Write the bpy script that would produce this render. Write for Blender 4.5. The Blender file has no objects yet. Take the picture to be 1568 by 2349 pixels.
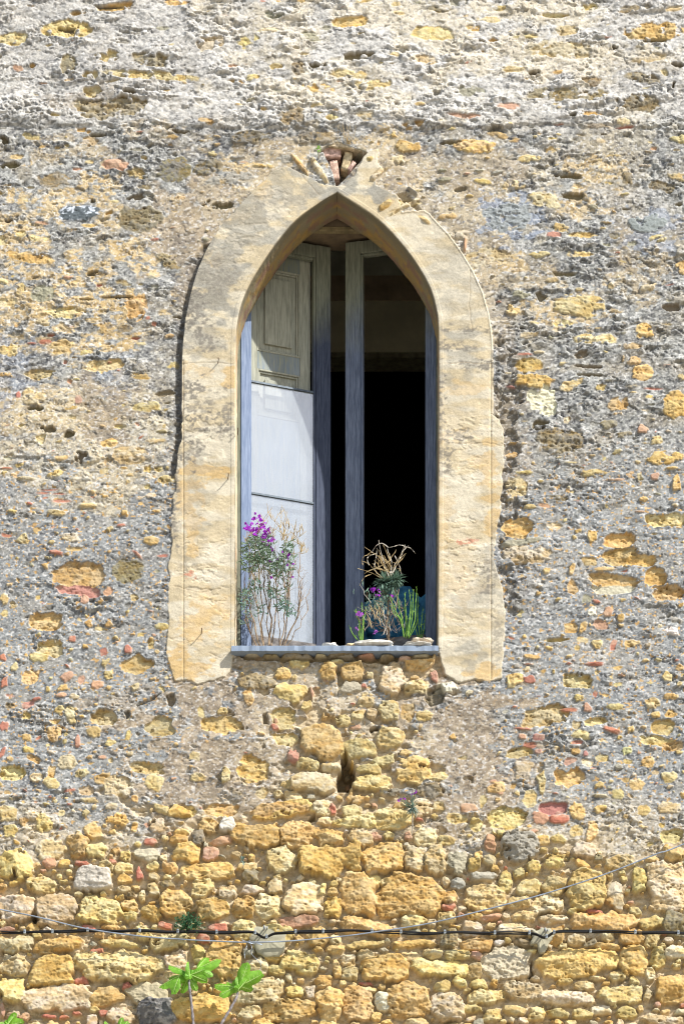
import bpy, math, random
import numpy as np
R = math.radians
S = 0.0024            # metres per layout unit (layout: 1568 x 2349 units on the wall plane)
ZC = 9.7              # height of the middle of the pictured wall above the street
H0 = 8.1              # the photographer stands this much lower
DIST = 18.0
rng = np.random.default_rng(7)
random.seed(7)
scene = bpy.context.scene
COL = scene.collection
f32 = np.float32

def wx(px): return (px - 784.0) * S
def wz(py): return ZC + (1174.5 - py) * S
def at(px, py, d=0.0):
    """point at depth d behind the wall plane, on the sight line of layout point (px,py)"""
    k = (DIST + d) / DIST
    return ((px - 784.0) * S * k, d, ZC - H0 + ((1174.5 - py) * S + H0) * k)

# ------------------------------------------------------------------ numpy noise
_tabs = {}
def _tab(seed):
    if seed not in _tabs:
        _tabs[seed] = np.random.default_rng(seed + 1000).random((256, 256), dtype=np.float32)
    return _tabs[seed]
def vn(x, y, seed=0):
    x = x.astype(f32); y = y.astype(f32)
    xi = np.floor(x); yi = np.floor(y)
    fx = x - xi; fy = y - yi
    xi = xi.astype(np.int32) & 255; yi = yi.astype(np.int32) & 255
    x1 = (xi + 1) & 255; y1 = (yi + 1) & 255
    fx = fx * fx * (3 - 2 * fx); fy = fy * fy * (3 - 2 * fy)
    t = _tab(seed)
    a = t[yi, xi]; b = t[yi, x1]; c = t[y1, xi]; d = t[y1, x1]
    a = a + (b - a) * fx; c = c + (d - c) * fx
    return a + (c - a) * fy
def fbm(x, y, sx, sy, octv=3, seed=0, gain=0.5):
    s = np.zeros(x.shape, f32); w = 1.0; tot = 0.0
    c, sn = math.cos(0.5), math.sin(0.5)
    u = x / sx; v = y / sy
    for o in range(octv):
        s += w * vn(u + 17.3 * o, v + 9.1 * o, seed + o); tot += w
        w *= gain; u, v = (u * c - v * sn) * 2.03, (u * sn + v * c) * 2.03
    return s / tot
def sstep(a, b, x):
    t = np.clip((x - a) / (b - a), 0, 1); return t * t * (3 - 2 * t)
def worley(x, y, s1, s2, seed):
    u = (x / s1).astype(f32); v = (y / s2).astype(f32)
    ui = np.floor(u); vi = np.floor(v)
    F = np.full(x.shape, 9.0, f32); G = np.full(x.shape, 9.0, f32); ID = np.zeros(x.shape, f32)
    tx, ty, ti = _tab(seed), _tab(seed + 1), _tab(seed + 2)
    for dx in (-1, 0, 1):
        for dy in (-1, 0, 1):
            a = (ui + dx).astype(np.int32) & 255; b = (vi + dy).astype(np.int32) & 255
            d = (ui + dx + tx[b, a] - u) ** 2 + (vi + dy + ty[b, a] - v) ** 2
            m = d < F
            G = np.where(m, F, np.minimum(G, d)); ID = np.where(m, ti[b, a], ID); F = np.where(m, d, F)
    return np.sqrt(F), np.sqrt(G), ID
def polydist(x, y, pts, closed=True):
    """signed distance, negative inside"""
    n = len(pts); D = np.full(x.shape, 1e9, f32); ins = np.zeros(x.shape, bool)
    for i in range(n if closed else n - 1):
        x0, y0 = pts[i]; x1, y1 = pts[(i + 1) % n]
        ex, ey = x1 - x0, y1 - y0; L = ex * ex + ey * ey + 1e-9
        t = np.clip(((x - x0) * ex + (y - y0) * ey) / L, 0, 1)
        D = np.minimum(D, (x - x0 - t * ex) ** 2 + (y - y0 - t * ey) ** 2)
        if closed and y0 != y1:
            c = ((y0 > y) != (y1 > y)) & (x < (x1 - x0) * (y - y0) / (y1 - y0) + x0)
            ins ^= c
    D = np.sqrt(D)
    return np.where(ins, -D, D) if closed else D

# ------------------------------------------------------------------ grid
step = 1.55
gx = np.arange(-90, 1658, step); gy = np.arange(-90, 2440, step)
gx = np.concatenate([[-2600, -1800, -1200, -900], np.arange(-700, -100, 14), gx, np.arange(1670, 2270, 14), [2500, 2900, 3500, 4200]])
gy = np.concatenate([[-1500, -1000, -700], np.arange(-500, -96, 12), gy, np.arange(2450, 2850, 12), [3000, 3400, 4200, 5220]])
NX, NY = len(gx), len(gy)
X, Y = np.meshgrid(gx.astype(f32), gy.astype(f32))
SH = X.shape
# slow warp fields so outlines wander
WX = (fbm(X, Y, 26, 26, 3, 11) - .5) * 20 + (vn(X / 6, Y / 6, 14) - .5) * 4.5
WY = (fbm(X, Y, 26, 26, 3, 21) - .5) * 16 + (vn(X / 6, Y / 6, 24) - .5) * 4.5
XW, YW = X + WX, Y + WY

# ------------------------------------------------------------------ arch outline
LC = [(732, 467), (682, 506), (646, 546), (617, 585), (591, 625), (574, 654), (556, 694), (546, 733), (541, 780), (540, 877), (540, 1180), (539.5, 1493)]
RC = [(826, 477), (862, 502), (897, 535), (934, 578), (966, 625), (988, 668), (1000, 711), (1005, 751), (1006.5, 877), (1005.5, 1180), (1004, 1493)]
APEX = (772.5, 443)
def catmull(P, n):
    out = []
    for i in range(len(P) - 1):
        p0 = P[max(i - 1, 0)]; p1 = P[i]; p2 = P[i + 1]; p3 = P[min(i + 2, len(P) - 1)]
        L = math.hypot(p2[0] - p1[0], p2[1] - p1[1]); k = max(2, int(L / n))
        for j in range(k):
            t = j / k
            out.append(tuple(0.5 * (2 * b + (c - a) * t + (2 * a - 5 * b + 4 * c - d) * t * t + (-a + 3 * b - 3 * c + d) * t ** 3) for a, b, c, d in zip(p0, p1, p2, p3)))
    out.append(P[-1]); return out
lcur = catmull([APEX] + LC, 3.0); rcur = catmull([APEX] + RC, 3.0)
intr = lcur[::-1] + rcur[1:]                   # left bottom -> apex -> right bottom
intr_s = intr[::4] + [intr[-1]]
ai = min(range(len(intr_s)), key=lambda i: math.hypot(intr_s[i][0] - APEX[0], intr_s[i][1] - APEX[1])); intr_s[ai] = APEX
DO = polydist(X, Y, intr_s)                    # <0 inside the opening
OUT = [(403, 1562), (384, 1500), (384, 1400), (388, 1310), (392, 1240), (398, 1150), (406, 1065), (415, 1010), (417, 900), (418, 800), (425, 735), (436, 680), (452, 625), (475, 572), (507, 522), (548, 474), (590, 432), (622, 402),
       (655, 385), (690, 400), (722, 415), (752, 428), (790, 428), (812, 404), (830, 370), (850, 346), (866, 343), (868, 392), (858, 426), (880, 436), (912, 452), (925, 490), (972, 482), (992, 500), (1030, 540), (1062, 585), (1086, 625), (1106, 670),
       (1121, 720), (1129, 780), (1131, 850), (1130, 950), (1148, 965), (1156, 1000), (1150, 1130), (1146, 1180), (1134, 1240), (1131, 1285), (1148, 1330), (1158, 1400), (1155, 1480), (1150, 1556),
       (1115, 1566), (1090, 1558), (1050, 1566), (1018, 1545), (1008, 1500), (1004, 1487), (539, 1487), (532, 1520), (520, 1550), (490, 1562), (455, 1572), (430, 1560)]
big = fbm(X, Y, 90, 70, 4, 31); med = fbm(X, Y, 30, 22, 3, 41); sml = fbm(X, Y, 11, 7, 3, 51); tiny = fbm(X, Y, 4.6, 3.4, 2, 61)
rag = np.where((Y > 950) | (Y < 500), 1.0, 0.12)
DS = polydist(X + WX * .55 * rag, Y + WY * .55 * rag, OUT)
SUR = sstep(1.2, -1.2, DS)

# ------------------------------------------------------------------ base render coat
def blobs(lst, sx=34, sharp=.16, seed=71):
    n = fbm(X, Y, sx, sx * .62, 4, seed) - .5
    W = np.zeros(SH, f32)
    for (cx, cy, rx, ry, s) in lst:
        r = np.sqrt(((X - cx) / rx) ** 2 + ((Y - cy) / ry) ** 2)
        W = np.maximum(W, s * sstep(sharp, -sharp, (r - 1) * .55 + n * 1.9))
    return W
OCH = blobs([(90, 470, 120, 55, .9), (215, 440, 70, 40, .9), (250, 500, 40, 50, .8), (450, 520, 75, 60, .75), (560, 395, 90, 50, .95), (650, 350, 70, 30, .95), (200, 620, 60, 50, 1), (275, 575, 70, 30, 1), (330, 605, 40, 35, 1),
             (205, 705, 125, 48, 1), (40, 700, 75, 65, .9), (230, 780, 70, 26, 1), (140, 800, 60, 30, .7), (620, 380, 40, 40, .8), (1370, 392, 60, 26, .8), (1320, 460, 70, 38, .8), (1145, 610, 60, 32, .9), (1300, 700, 75, 32, .8), (1470, 640, 50, 40, .45),
             (880, 345, 45, 40, .9), (920, 400, 60, 40, .6), (520, 640, 0.1, 0.1, 0), (90, 930, 110, 40, .6), (120, 960, 100, 40, .55), (250, 930, 55, 55, .55), (1230, 640, 60, 40, .5), (1480, 560, 50, 40, .4), (350, 560, 50, 50, .55),
             (60, 560, 60, 45, .8), (150, 350, 70, 26, .45), (60, 600, 50, 26, .7), (1110, 460, 60, 50, .5), (330, 300, 60, 18, .4)], 34, .14, 71)
CRM = blobs([(880, 30, 240, 40, .6), (1150, 120, 260, 60, .6), (1250, 40, 120, 40, .6), (800, 200, 190, 50, .5), (650, 110, 90, 40, .45), (140, 960, 150, 80, .7), (260, 1110, 100, 50, .8), (330, 1010, 120, 90, .55), (100, 1060, 90, 40, .6),
             (1130, 560, 50, 90, .4), (1400, 140, 120, 50, .4), (1100, 480, 90, 120, .5), (700, 60, 60, 40, .5), (560, 60, 80, 50, .4), (1430, 330, 80, 60, .35)], 46, .2, 81)
BRN = blobs([(470, 1650, 130, 90, 1), (460, 1750, 110, 120, 1), (590, 1650, 70, 80, .95), (600, 1750, 60, 80, .9), (1060, 1680, 130, 110, 1), (1080, 1780, 110, 100, 1), (990, 1650, 60, 60, .9), (243, 935, 58, 62, .8),
             (450, 550, 80, 110, .85), (425, 650, 30, 60, .7), (1080, 500, 60, 130, .45), (1150, 780, 30, 60, .5), (1165, 1000, 40, 90, .5), (1180, 1060, 50, 60, .45), (290, 1610, 70, 40, .55), (310, 1580, 50, 30, .5), (1090, 400, 90, 60, .7), (905, 400, 70, 60, .8), (620, 360, 60, 30, .5),
             (230, 235, 80, 30, .45), (700, 1530, 160, 30, .3)], 40, .12, 91)
DRK = blobs([(411, 850, 12, 260, .9), (440, 620, 14, 70, .7), (400, 1060, 30, 60, .8), (395, 1200, 24, 170, .7), (60, 1000, 60, 40, .5), (350, 380, 110, 48, .7), (500, 330, 130, 30, .75), (430, 320, 90, 40, .7), (60, 330, 90, 40, .4), (1160, 1380, 32, 110, .75),
             (1330, 1420, 130, 60, .4), (130, 1240, 160, 60, .5), (330, 1260, 90, 50, .5), (380, 1700, 24, 170, .6), (470, 1610, 90, 30, .6), (480, 1800, 80, 40, .6), (1100, 1630, 60, 60, .6), (1090, 1740, 50, 60, .5), (1170, 880, 30, 60, .5), (1160, 1120, 30, 60, .5),
             (1040, 300, 300, 14, .5), (600, 300, 250, 16, .5), (350, 60, 90, 20, .4), (1390, 170, 70, 26, .55), (330, 180, 90, 36, .5), (1450, 200, 80, 26, .5), (1440, 920, 80, 50, .35), (60, 870, 55, 85, .75), (1300, 600, 90, 30, .5), (1430, 520, 60, 30, .35),
             (1000, 1940, 70, 60, .55), (1080, 2040, 60, 50, .5), (1210, 1950, 80, 50, .35), (300, 1960, 120, 40, .4), (500, 1890, 70, 26, .5), (350, 1050, 60, 60, .5), (1270, 1000, 60, 40, .4), (150, 160, 120, 50, .3), (900, 290, 70, 16, .5), (330, 900, 70, 60, .45), (310, 800, 80, 40, .4)], 22, .2, 101)
WHT = blobs([(940, 110, 330, 90, .9), (1180, 180, 250, 80, .8), (1350, 60, 200, 50, .6), (620, 230, 260, 50, .7), (500, 120, 160, 70, .5), (880, 240, 200, 40, .8), (1230, 250, 180, 24, .5), (1250, 345, 50, 18, .8), (1480, 505, 50, 22, .7), (100, 270, 60, 14, .6),
             (1440, 440, 70, 30, .5), (290, 720, 40, 12, .6), (70, 1100, 70, 22, .5), (1240, 1300, 150, 80, .25), (1310, 1500, 200, 80, .2)], 40, .22, 111)
BLU = blobs([(1165, 495, 55, 48, .95), (1495, 530, 55, 42, .7), (25, 860, 42, 75, .6), (250, 860, 40, 40, .4), (560, 540, .1, .1, 0)], 20, .08, 121)
BGE = blobs([(650, 350, 100, 45, .9), (720, 325, 70, 30, .8), (880, 375, 70, 60, .9), (940, 430, 80, 60, .9), (1020, 470, 70, 80, .9), (1085, 490, 50, 130, .9), (1120, 620, 34, 110, .8), (600, 400, 80, 50, .9), (520, 470, 60, 60, .7), (700, 1560, 60, 30, .8), (780, 1570, 60, 50, .7), (800, 1620, 40, 60, .8), (620, 1700, 40, 90, .7), (960, 1720, 40, 40, .9)], 36, .12, 127)
TRN = blobs([(1168, 1000, 24, 130, 1), (1180, 1190, 26, 60, 1), (1165, 1330, 20, 70, .8), (1170, 880, 24, 60, .8)], 26, .12, 128)
C = lambda r, g, b: np.array([r, g, b], f32)
def mixc(A, c, w): return A + (np.asarray(c, f32) - A) * w[..., None]
lo = sstep(.30, .70, fbm(X, Y, 7, 4.6, 3, 131))
gr = mixc(np.broadcast_to(C(.225, .225, .212), SH + (3,)).copy(), C(.43, .425, .39), lo)
gr = mixc(gr, C(.40, .34, .24), sstep(.45, .75, fbm(X, Y, 60, 40, 3, 141)) * .55)
warm = sstep(1780, 1960, Y + (big - .5) * 260 - np.abs(X - 784) * .0 )
gr = mixc(gr, mixc(np.broadcast_to(C(.52, .42, .26), SH + (3,)).copy(), C(.66, .56, .40), lo), warm * .8)
blue = sstep(950, 1150, Y) * (1 - warm); gr = mixc(gr, C(.25, .272, .29), blue * .40)
topw = sstep(330, 250, Y + (med - .5) * 60)
gr = mixc(gr, mixc(np.broadcast_to(C(.41, .395, .37), SH + (3,)).copy(), C(.62, .585, .53), sstep(.2, .6, lo + sml - .4)), topw * .70)
gr = mixc(gr, C(.70, .67, .62), WHT * .65 * (.35 + .65 * lo))
gr = mixc(gr, C(.74, .62, .40), CRM * .75)
och = mixc(np.broadcast_to(C(.54, .375, .155), SH + (3,)).copy(), C(.68, .52, .28), sstep(.35, .65, fbm(X, Y, 14, 9, 2, 151)))
gr = mixc(gr, och, OCH * sstep(.36, .46, fbm(X, Y, 13, 8, 3, 155)) * .85)
brn = mixc(np.broadcast_to(C(.27, .215, .15), SH + (3,)).copy(), C(.46, .375, .265), sstep(.3, .7, sml))
gr = mixc(gr, brn, BRN * .95)
bge = mixc(np.broadcast_to(C(.42, .34, .225), SH + (3,)).copy(), C(.58, .49, .34), sstep(.3, .7, med))
gr = mixc(gr, bge, BGE * .85)
gr = mixc(gr, C(.22, .18, .125), TRN * .6)
gr = mixc(gr, C(.29, .33, .40), BLU * .9)
chip = fbm(XW, YW, 8.5, 4.4, 3, 195)
# dark lichen speckle and grains; chipped hollows get painted shade too
lich = sstep(.50, .62, fbm(X, Y, 5.2, 4.2, 2, 161) + (fbm(X, Y, 50, 36, 2, 165) - .5) * .55 + DRK * .15)
ldens = .50 * (1 - .3 * blue) * (1 - .5 * topw) * (1 - .6 * OCH) * (1 - .75 * warm) * (1 - .4 * WHT) * (1 - .5 * BRN)
gr = mixc(gr, C(.075, .075, .085), np.clip(lich * ldens * .8 + DRK * .26 * sstep(.35, .6, sml) + .35 * sstep(.60, .67, chip), 0, .9))
wsp = sstep(.70, .78, fbm(X, Y, 4.5, 3.6, 1, 171)); gr = mixc(gr, C(.72, .70, .66), wsp * .5)
osp = sstep(.80, .85, fbm(X, Y, 5.5, 4.4, 1, 181)) * blue; gr = mixc(gr, C(.60, .34, .08), osp * .7 * (1 - BRN * .8))
# relief of the coat
smooth = np.clip(np.maximum(BRN * .85 + BGE * .75 + OCH * .45 + CRM * .45 + BLU * .5, blue * .62 * sstep(.35, .5, fbm(X, Y, 120, 90, 2, 197) + .1)), 0, .85)
rough = (1 - smooth) * (.24 + .76 * sstep(.44, .62, fbm(X, Y, 75, 42, 3, 199))) * .82 * (1 - .25 * topw) * (1 - .35 * sstep(1150, 1000, Y) * (1 - topw))
H = (big - .5) * .026 + (med - .5) * .010 * rough + (sml - .5) * .0058 * rough + (tiny - .5) * .0024 * (.35 + .65 * rough)
chip = fbm(XW, YW, 8.5, 4.4, 3, 195); H -= .0075 * sstep(.61, .67, chip) * (.25 + .75 * rough)
led = fbm(XW, YW, 52, 15, 4, 191)
for k, (th, a) in enumerate([(.43, .009), (.52, .007), (.60, .009)]):
    H += a * sstep(th - .006, th + .006, led) * rough
led2 = fbm(X + WX, Y + WY, 17, 7, 3, 201); H += .003 * sstep(.48, .52, led2) * rough
F, G, I = worley(XW, YW, 22, 13, 211)
pit = sstep(.42, .18, F) * (I > .72); H -= .017 * pit * rough
F, G, I = worley(XW, YW, 60, 26, 221)
pit2 = sstep(.30, .12, F) * (I > .86) * (Y < 1500); H -= .020 * pit2 * rough
F3, G3, I3 = worley(XW, YW, 9, 6.5, 231)
H += .0012 * sstep(.6, .1, F3) * (I3 > .45) * rough * (1 + .5 * topw)
F4, G4, I4 = worley(X, Y, 7.5, 6, 235); H -= .006 * sstep(.36, .15, F4) * (I4 > .80) * rough
gr = mixc(gr, C(.12, .10, .06), np.clip(pit2 * .5 + pit * .3, 0, 1) * .8)  # cavity shade painted into the pits, besides their real depth
H -= .024 * TRN
# long horizontal lifts of the plastering
H += .012 * sstep(-5, 3, (290 + (med - .5) * 26) - Y) + .010 * sstep(-3, 3, 1055 + (med - .5) * 50 - Y) * sstep(400, 330, X)
A = gr
BASE_A = A.copy(); BASE_H = H.copy()

# ------------------------------------------------------------------ rubble stones
PAL = {'o': (.60, .40, .155), 'O': (.64, .42, .14), 'y': (.59, .455, .205), 'c': (.60, .475, .285), 'g': (.35, .325, .265), 'r': (.44, .165, .11), 'p': (.52, .30, .20),
       'w': (.64, .59, .50), 'b': (.10, .125, .17), 'k': (.30, .235, .14), 'K': (.23, .185, .105), 'G': (.17, .165, .16), 'h': (.22, .175, .11), 'm': (.48, .42, .31), 'R': (.42, .19, .165), 'Y': (.74, .56, .26), 'v': (.46, .46, .22)}
TR = {'A': (.5, .5, 0, 1819), 'B': (.5, .5, 784, 1819), 'D': (.52, .52, 376.3, 1473.9), 'L': (.3, .3, 0, 1254.4), 'Q': (.3, .3, 1097.6, 1254.4),
      'M': (.307, .307, 0, 533.1), 'N': (.307, .307, 1097.6, 533.1), 'T': (.34, .34, 0, 0), 'U': (.34, .34, 1034.9, 0), 'V': (.36, .36, 501.8, 301), 'E': (1, 1, 0, 0)}
# x0 y0 x1 y1 kind  (box of each stone, per block of the wall)
LST = {
'A': "0 65 80 135 y;85 110 130 160 o;160 95 245 180 y;20 145 80 205 y;390 130 470 208 o;315 190 400 300 o;400 230 490 300 y;160 215 300 300 c;195 295 255 350 p;340 310 405 340 r;445 320 520 405 y;490 305 540 328 r;525 325 610 372 y;535 375 605 420 o;618 338 662 398 r;668 320 730 360 y;682 362 735 405 c;740 318 815 368 o;545 270 600 320 y;595 135 640 180 o;835 320 1080 398 o;930 250 1000 308 p;780 60 905 115 y;940 50 1095 110 o;1015 108 1080 185 w;1070 148 1285 240 o;1160 45 1430 115 o;1290 140 1450 240 o;1220 250 1365 365 c;1372 245 1568 385 o;1435 35 1510 100 c;120 390 260 455 y;345 345 500 450 w;160 462 345 608 c;0 470 152 590 c;362 480 550 600 y;560 490 636 540 o;675 410 735 475 c;640 442 672 500 c;558 545 630 590 y;645 525 740 590 o;735 445 880 570 o;885 395 970 480 y;895 490 1050 580 o;1065 475 1168 580 o;1172 465 1290 580 c;1305 420 1480 562 c;1487 480 1568 570 o;1282 566 1458 618 p;1108 425 1210 465 c;1000 420 1090 485 c;1222 400 1300 460 c;720 592 788 625 r;955 600 1050 638 r;470 602 545 640 o;370 607 445 638 r;200 620 250 650 c;0 615 70 640 p;0 662 150 730 c;165 670 390 725 o;180 727 250 745 o;460 675 640 710 y;415 715 490 765 r;0 745 130 835 c;135 742 330 890 o;332 730 415 805 c;370 735 755 865 y;760 735 855 810 c;880 690 938 790 y;942 680 1110 845 o;1285 730 1460 830 y;340 842 410 880 r;0 850 120 955 y;90 892 420 1000 c;425 885 560 980 o;560 872 610 905 r;590 870 760 975 m;790 930 1055 1055 o;1062 850 1300 975 c;1210 955 1440 1045 o;1450 895 1568 1040 o;1090 982 1200 1042 c;1135 762 1228 830 c;1230 790 1310 838 y;1520 770 1568 858 o;620 945 795 1070 G;500 990 612 1080 c;30 1003 90 1040 c;190 1015 260 1035 r;265 1018 320 1040 r;330 1002 380 1022 r;455 995 500 1030 r;390 1015 450 1070 c;90 1010 140 1045 p;1315 885 1385 940 y;1400 880 1445 945 c;0 960 25 1030 p;1462 410 1500 470 y;1060 270 1110 300 c;1210 210 1240 240 c",
'B': "0 55 90 98 c;0 102 150 165 y;155 70 310 168 y;40 172 135 245 c;140 182 175 225 p;0 225 95 355 o;100 230 275 362 o;105 325 168 378 c;95 380 175 420 y;175 385 240 430 y;282 252 380 355 c;385 242 480 370 y;485 275 565 372 g;325 165 435 245 c;280 182 322 220 p;440 195 520 240 y;470 90 560 140 y;545 45 620 88 p;665 60 850 160 y;870 80 950 145 p;900 40 1035 95 R;950 98 1040 142 r;1037 45 1115 125 o;1115 128 1180 215 o;585 120 645 170 y;650 190 705 272 p;890 188 950 240 o;955 190 1025 232 y;1045 150 1108 200 y;850 170 900 190 p;1060 225 1160 300 c;930 282 1030 345 y;640 288 700 335 c;575 300 636 360 y;730 180 900 320 g;0 372 160 560 o;165 370 455 562 o;458 385 500 430 c;502 390 560 450 g;592 365 710 400 g;560 422 740 540 y;722 360 775 470 y;785 335 830 395 y;800 402 905 475 y;905 380 1030 465 y;880 470 1010 550 c;755 480 865 530 y;1042 350 1208 535 y;1212 410 1290 540 c;1330 345 1395 450 y;1400 325 1575 540 c;1455 165 1568 232 y;1470 235 1500 270 o;1475 255 1568 310 o;1440 40 1550 95 c;270 565 380 625 y;385 572 430 610 c;432 545 520 600 y;550 592 650 660 c;710 600 870 655 c;780 545 900 590 c;640 555 730 585 p;1050 552 1355 635 o;905 560 1040 600 c;1362 565 1480 625 y;1205 472 1285 530 o;1115 535 1200 552 r;1450 628 1500 655 r;0 580 215 655 o;450 625 525 710 k;550 672 690 720 o;230 672 420 712 o;0 675 190 715 y;0 740 60 798 c;70 720 150 768 y;102 742 295 862 o;270 730 360 772 c;375 715 465 760 c;470 722 590 768 y;305 770 580 842 y;595 720 640 775 p;640 710 858 850 m;872 722 1255 842 o;1160 690 1280 720 o;1265 712 1400 840 o;1402 710 1480 800 y;1482 700 1568 758 c;0 800 75 860 c;582 785 640 850 y;1222 815 1300 858 c;1310 845 1360 888 y;1390 805 1440 870 c;1432 830 1575 965 o;75 867 140 885 r;0 897 135 1045 o;205 880 405 1030 o;150 920 220 1000 w;90 890 160 915 y;415 920 565 1045 c;575 905 745 968 y;415 860 500 915 y;505 845 570 890 y;590 855 660 902 y;740 868 920 945 c;900 912 1150 975 c;1065 865 1160 910 c;1162 890 1375 970 y;545 972 640 1010 y;1145 975 1230 1020 c;940 990 1040 1030 y;1050 992 1150 1040 y;1360 1020 1568 1070 c;650 985 730 1050 y;740 975 840 1020 y;980 852 1060 880 y;1130 840 1210 862 y;855 985 930 1050 y;1380 900 1425 960 c;1250 985 1350 1035 y;280 1035 400 1070 c",
'D': "485 185 630 255 y;350 205 400 285 o;165 320 350 400 o;330 495 465 610 o;115 575 190 615 y;250 555 295 620 y;470 285 590 385 y;600 370 790 512 o;788 430 930 510 y;480 392 590 450 y;545 475 600 530 R;580 508 680 560 y;690 532 785 570 c;560 575 755 660 c;850 540 950 580 y;835 585 1000 650 y;945 375 1060 468 y;950 258 1035 340 y;1040 268 1110 350 o;820 300 880 345 y;780 92 885 160 o;690 90 760 160 o;950 100 1050 230 c;1060 165 1160 228 c;765 165 870 225 m;862 180 895 205 r;642 195 660 250 p;465 360 510 388 r;480 330 505 360 p;815 360 870 382 p;1110 300 1180 350 y;1170 125 1208 180 r;180 710 330 765 o;20 720 110 770 o;388 710 650 770 o;655 700 735 760 c;725 715 765 758 r;780 722 870 768 y;740 772 935 820 y;670 768 735 805 c;932 740 1085 828 y;293 805 515 895 o;250 775 290 835 w;205 855 300 895 p;172 905 235 955 p;515 790 650 900 o;655 825 790 895 o;592 900 860 965 o;828 825 908 890 c;912 840 960 878 p;1310 710 1380 748 p;1245 755 1340 800 y;1345 785 1405 830 y;1425 740 1568 820 y;1410 850 1460 920 p;1420 615 1505 662 p;1510 140 1568 200 y;1180 700 1240 742 y;890 290 940 340 c;600 260 650 300 y;395 640 460 690 y;300 640 350 690 k;505 605 560 650 y;480 650 530 690 c",
'L': "395 105 795 300 o;415 285 795 370 R;615 355 695 440 p;790 305 860 385 p;225 500 500 645 o;990 350 1060 415 y;375 25 485 60 r;500 0 635 35 o;1000 50 1100 75 r;1195 55 1285 80 r;0 360 60 450 y;5 470 65 535 y;860 100 1090 270 K;650 560 710 620 o;715 605 805 645 y;795 570 875 615 o;290 710 490 835 y;230 815 370 885 y;0 820 50 880 r;525 680 590 730 r;750 770 825 835 r;950 740 1010 820 r;770 850 835 930 y;1180 580 1295 640 y;860 680 915 710 y;1040 650 1110 690 y;1125 700 1185 785 y;155 940 310 1050 o;920 835 1180 970 o;465 960 570 1030 p;585 985 660 1055 p;695 1020 800 1095 p;0 985 70 1080 r;795 945 870 1030 y;1000 1040 1065 1110 y;435 1055 525 1110 o;425 1115 510 1160 p;345 1060 385 1115 y;235 1150 320 1185 r;165 1180 265 1235 R;35 1180 110 1240 k;420 1210 500 1285 y;485 1235 595 1345 c;170 1260 245 1330 y;0 1335 80 1405 r;390 1315 470 1355 o;695 1245 895 1370 y;660 1375 780 1460 y;1105 1300 1325 1450 y;340 1370 475 1495 o;150 1420 245 1495 o;570 1440 625 1535 r;955 1410 1010 1490 y;800 1465 885 1535 y;165 1530 265 1580 y;0 1530 40 1645 r;440 1590 590 1700 c;740 1595 815 1625 p;820 1610 870 1660 y;995 1640 1260 1735 y;345 1655 440 1775 o;0 1670 200 1790 y;230 1720 320 1800 c;330 1765 460 1850 y;570 1700 690 1765 y;720 1715 850 1820 o;1115 1740 1260 1870 y;595 1830 720 1900 c;610 1920 760 1960 y;800 1760 1000 1900 c;1450 1740 1568 1800 y;1510 1220 1568 1320 y;560 1230 600 1260 o;1140 690 1170 720 o;800 1960 900 2010 c;1000 1900 1060 1960 o;0 1700 60 1730 y;490 1850 580 1880 r;370 1905 400 1925 r",
'Q': "180 0 555 125 c;960 0 1220 138 o;1120 60 1350 150 o;1262 160 1440 300 o;1310 290 1568 410 o;835 205 1220 310 o;840 290 1200 356 w;675 130 735 215 o;675 240 750 380 o;880 155 1035 190 o;1095 175 1145 195 r;780 80 900 150 y;860 405 935 440 r;830 460 905 540 w;950 460 1030 555 p;1050 510 1115 575 o;870 560 985 630 p;1365 412 1415 445 w;1420 615 1525 680 w;650 575 760 660 o;765 560 820 675 o;1000 690 1060 790 r;745 685 840 740 y;850 700 935 780 y;510 695 690 725 y;720 745 780 790 y;500 760 565 790 o;340 820 470 860 o;660 820 720 850 y;340 890 410 905 r;665 880 710 905 r;805 880 955 918 r;1025 905 1100 945 o;555 935 585 975 y;880 935 915 985 y;1485 860 1530 880 r;1490 900 1568 960 o;1400 940 1470 1040 y;230 970 335 1060 o;335 980 425 1055 r;635 965 865 1085 y;1010 1035 1105 1070 y;865 1100 905 1150 r;710 1125 800 1180 y;930 1120 1000 1150 o;785 1190 865 1260 p;970 1200 1100 1255 y;320 1200 670 1365 y;795 1300 980 1365 y;705 1335 790 1400 y;275 1380 405 1405 r;945 1380 1085 1425 r;1130 1370 1190 1420 y;1310 1260 1380 1315 o;1410 1240 1500 1305 o;1310 1320 1500 1430 y;710 1410 860 1475 y;290 1430 370 1475 p;405 1430 510 1485 R;335 1490 445 1540 r;420 1545 490 1590 R;710 1480 795 1520 r;195 1530 415 1610 y;1090 1525 1170 1595 v;690 1535 780 1590 o;788 1560 835 1610 R;890 1590 1000 1650 y;1230 1600 1340 1690 o;650 1600 745 1670 p;780 1620 880 1680 c;260 1630 410 1780 c;565 1695 820 1835 o;440 1700 520 1890 y;880 1790 975 1845 o;1310 1700 1380 1750 c;1390 1720 1520 1810 y;1090 1760 1160 1810 o;1140 1770 1280 1870 y;1500 1550 1568 1600 y;1230 1440 1500 1520 y;65 1800 205 1880 o;235 1800 290 1860 o;335 1850 440 1990 y;120 1915 165 1950 o;0 1890 65 2000 y;1010 1850 1110 1940 y;860 1890 990 1920 c;1400 1480 1568 1560 o",
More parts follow.
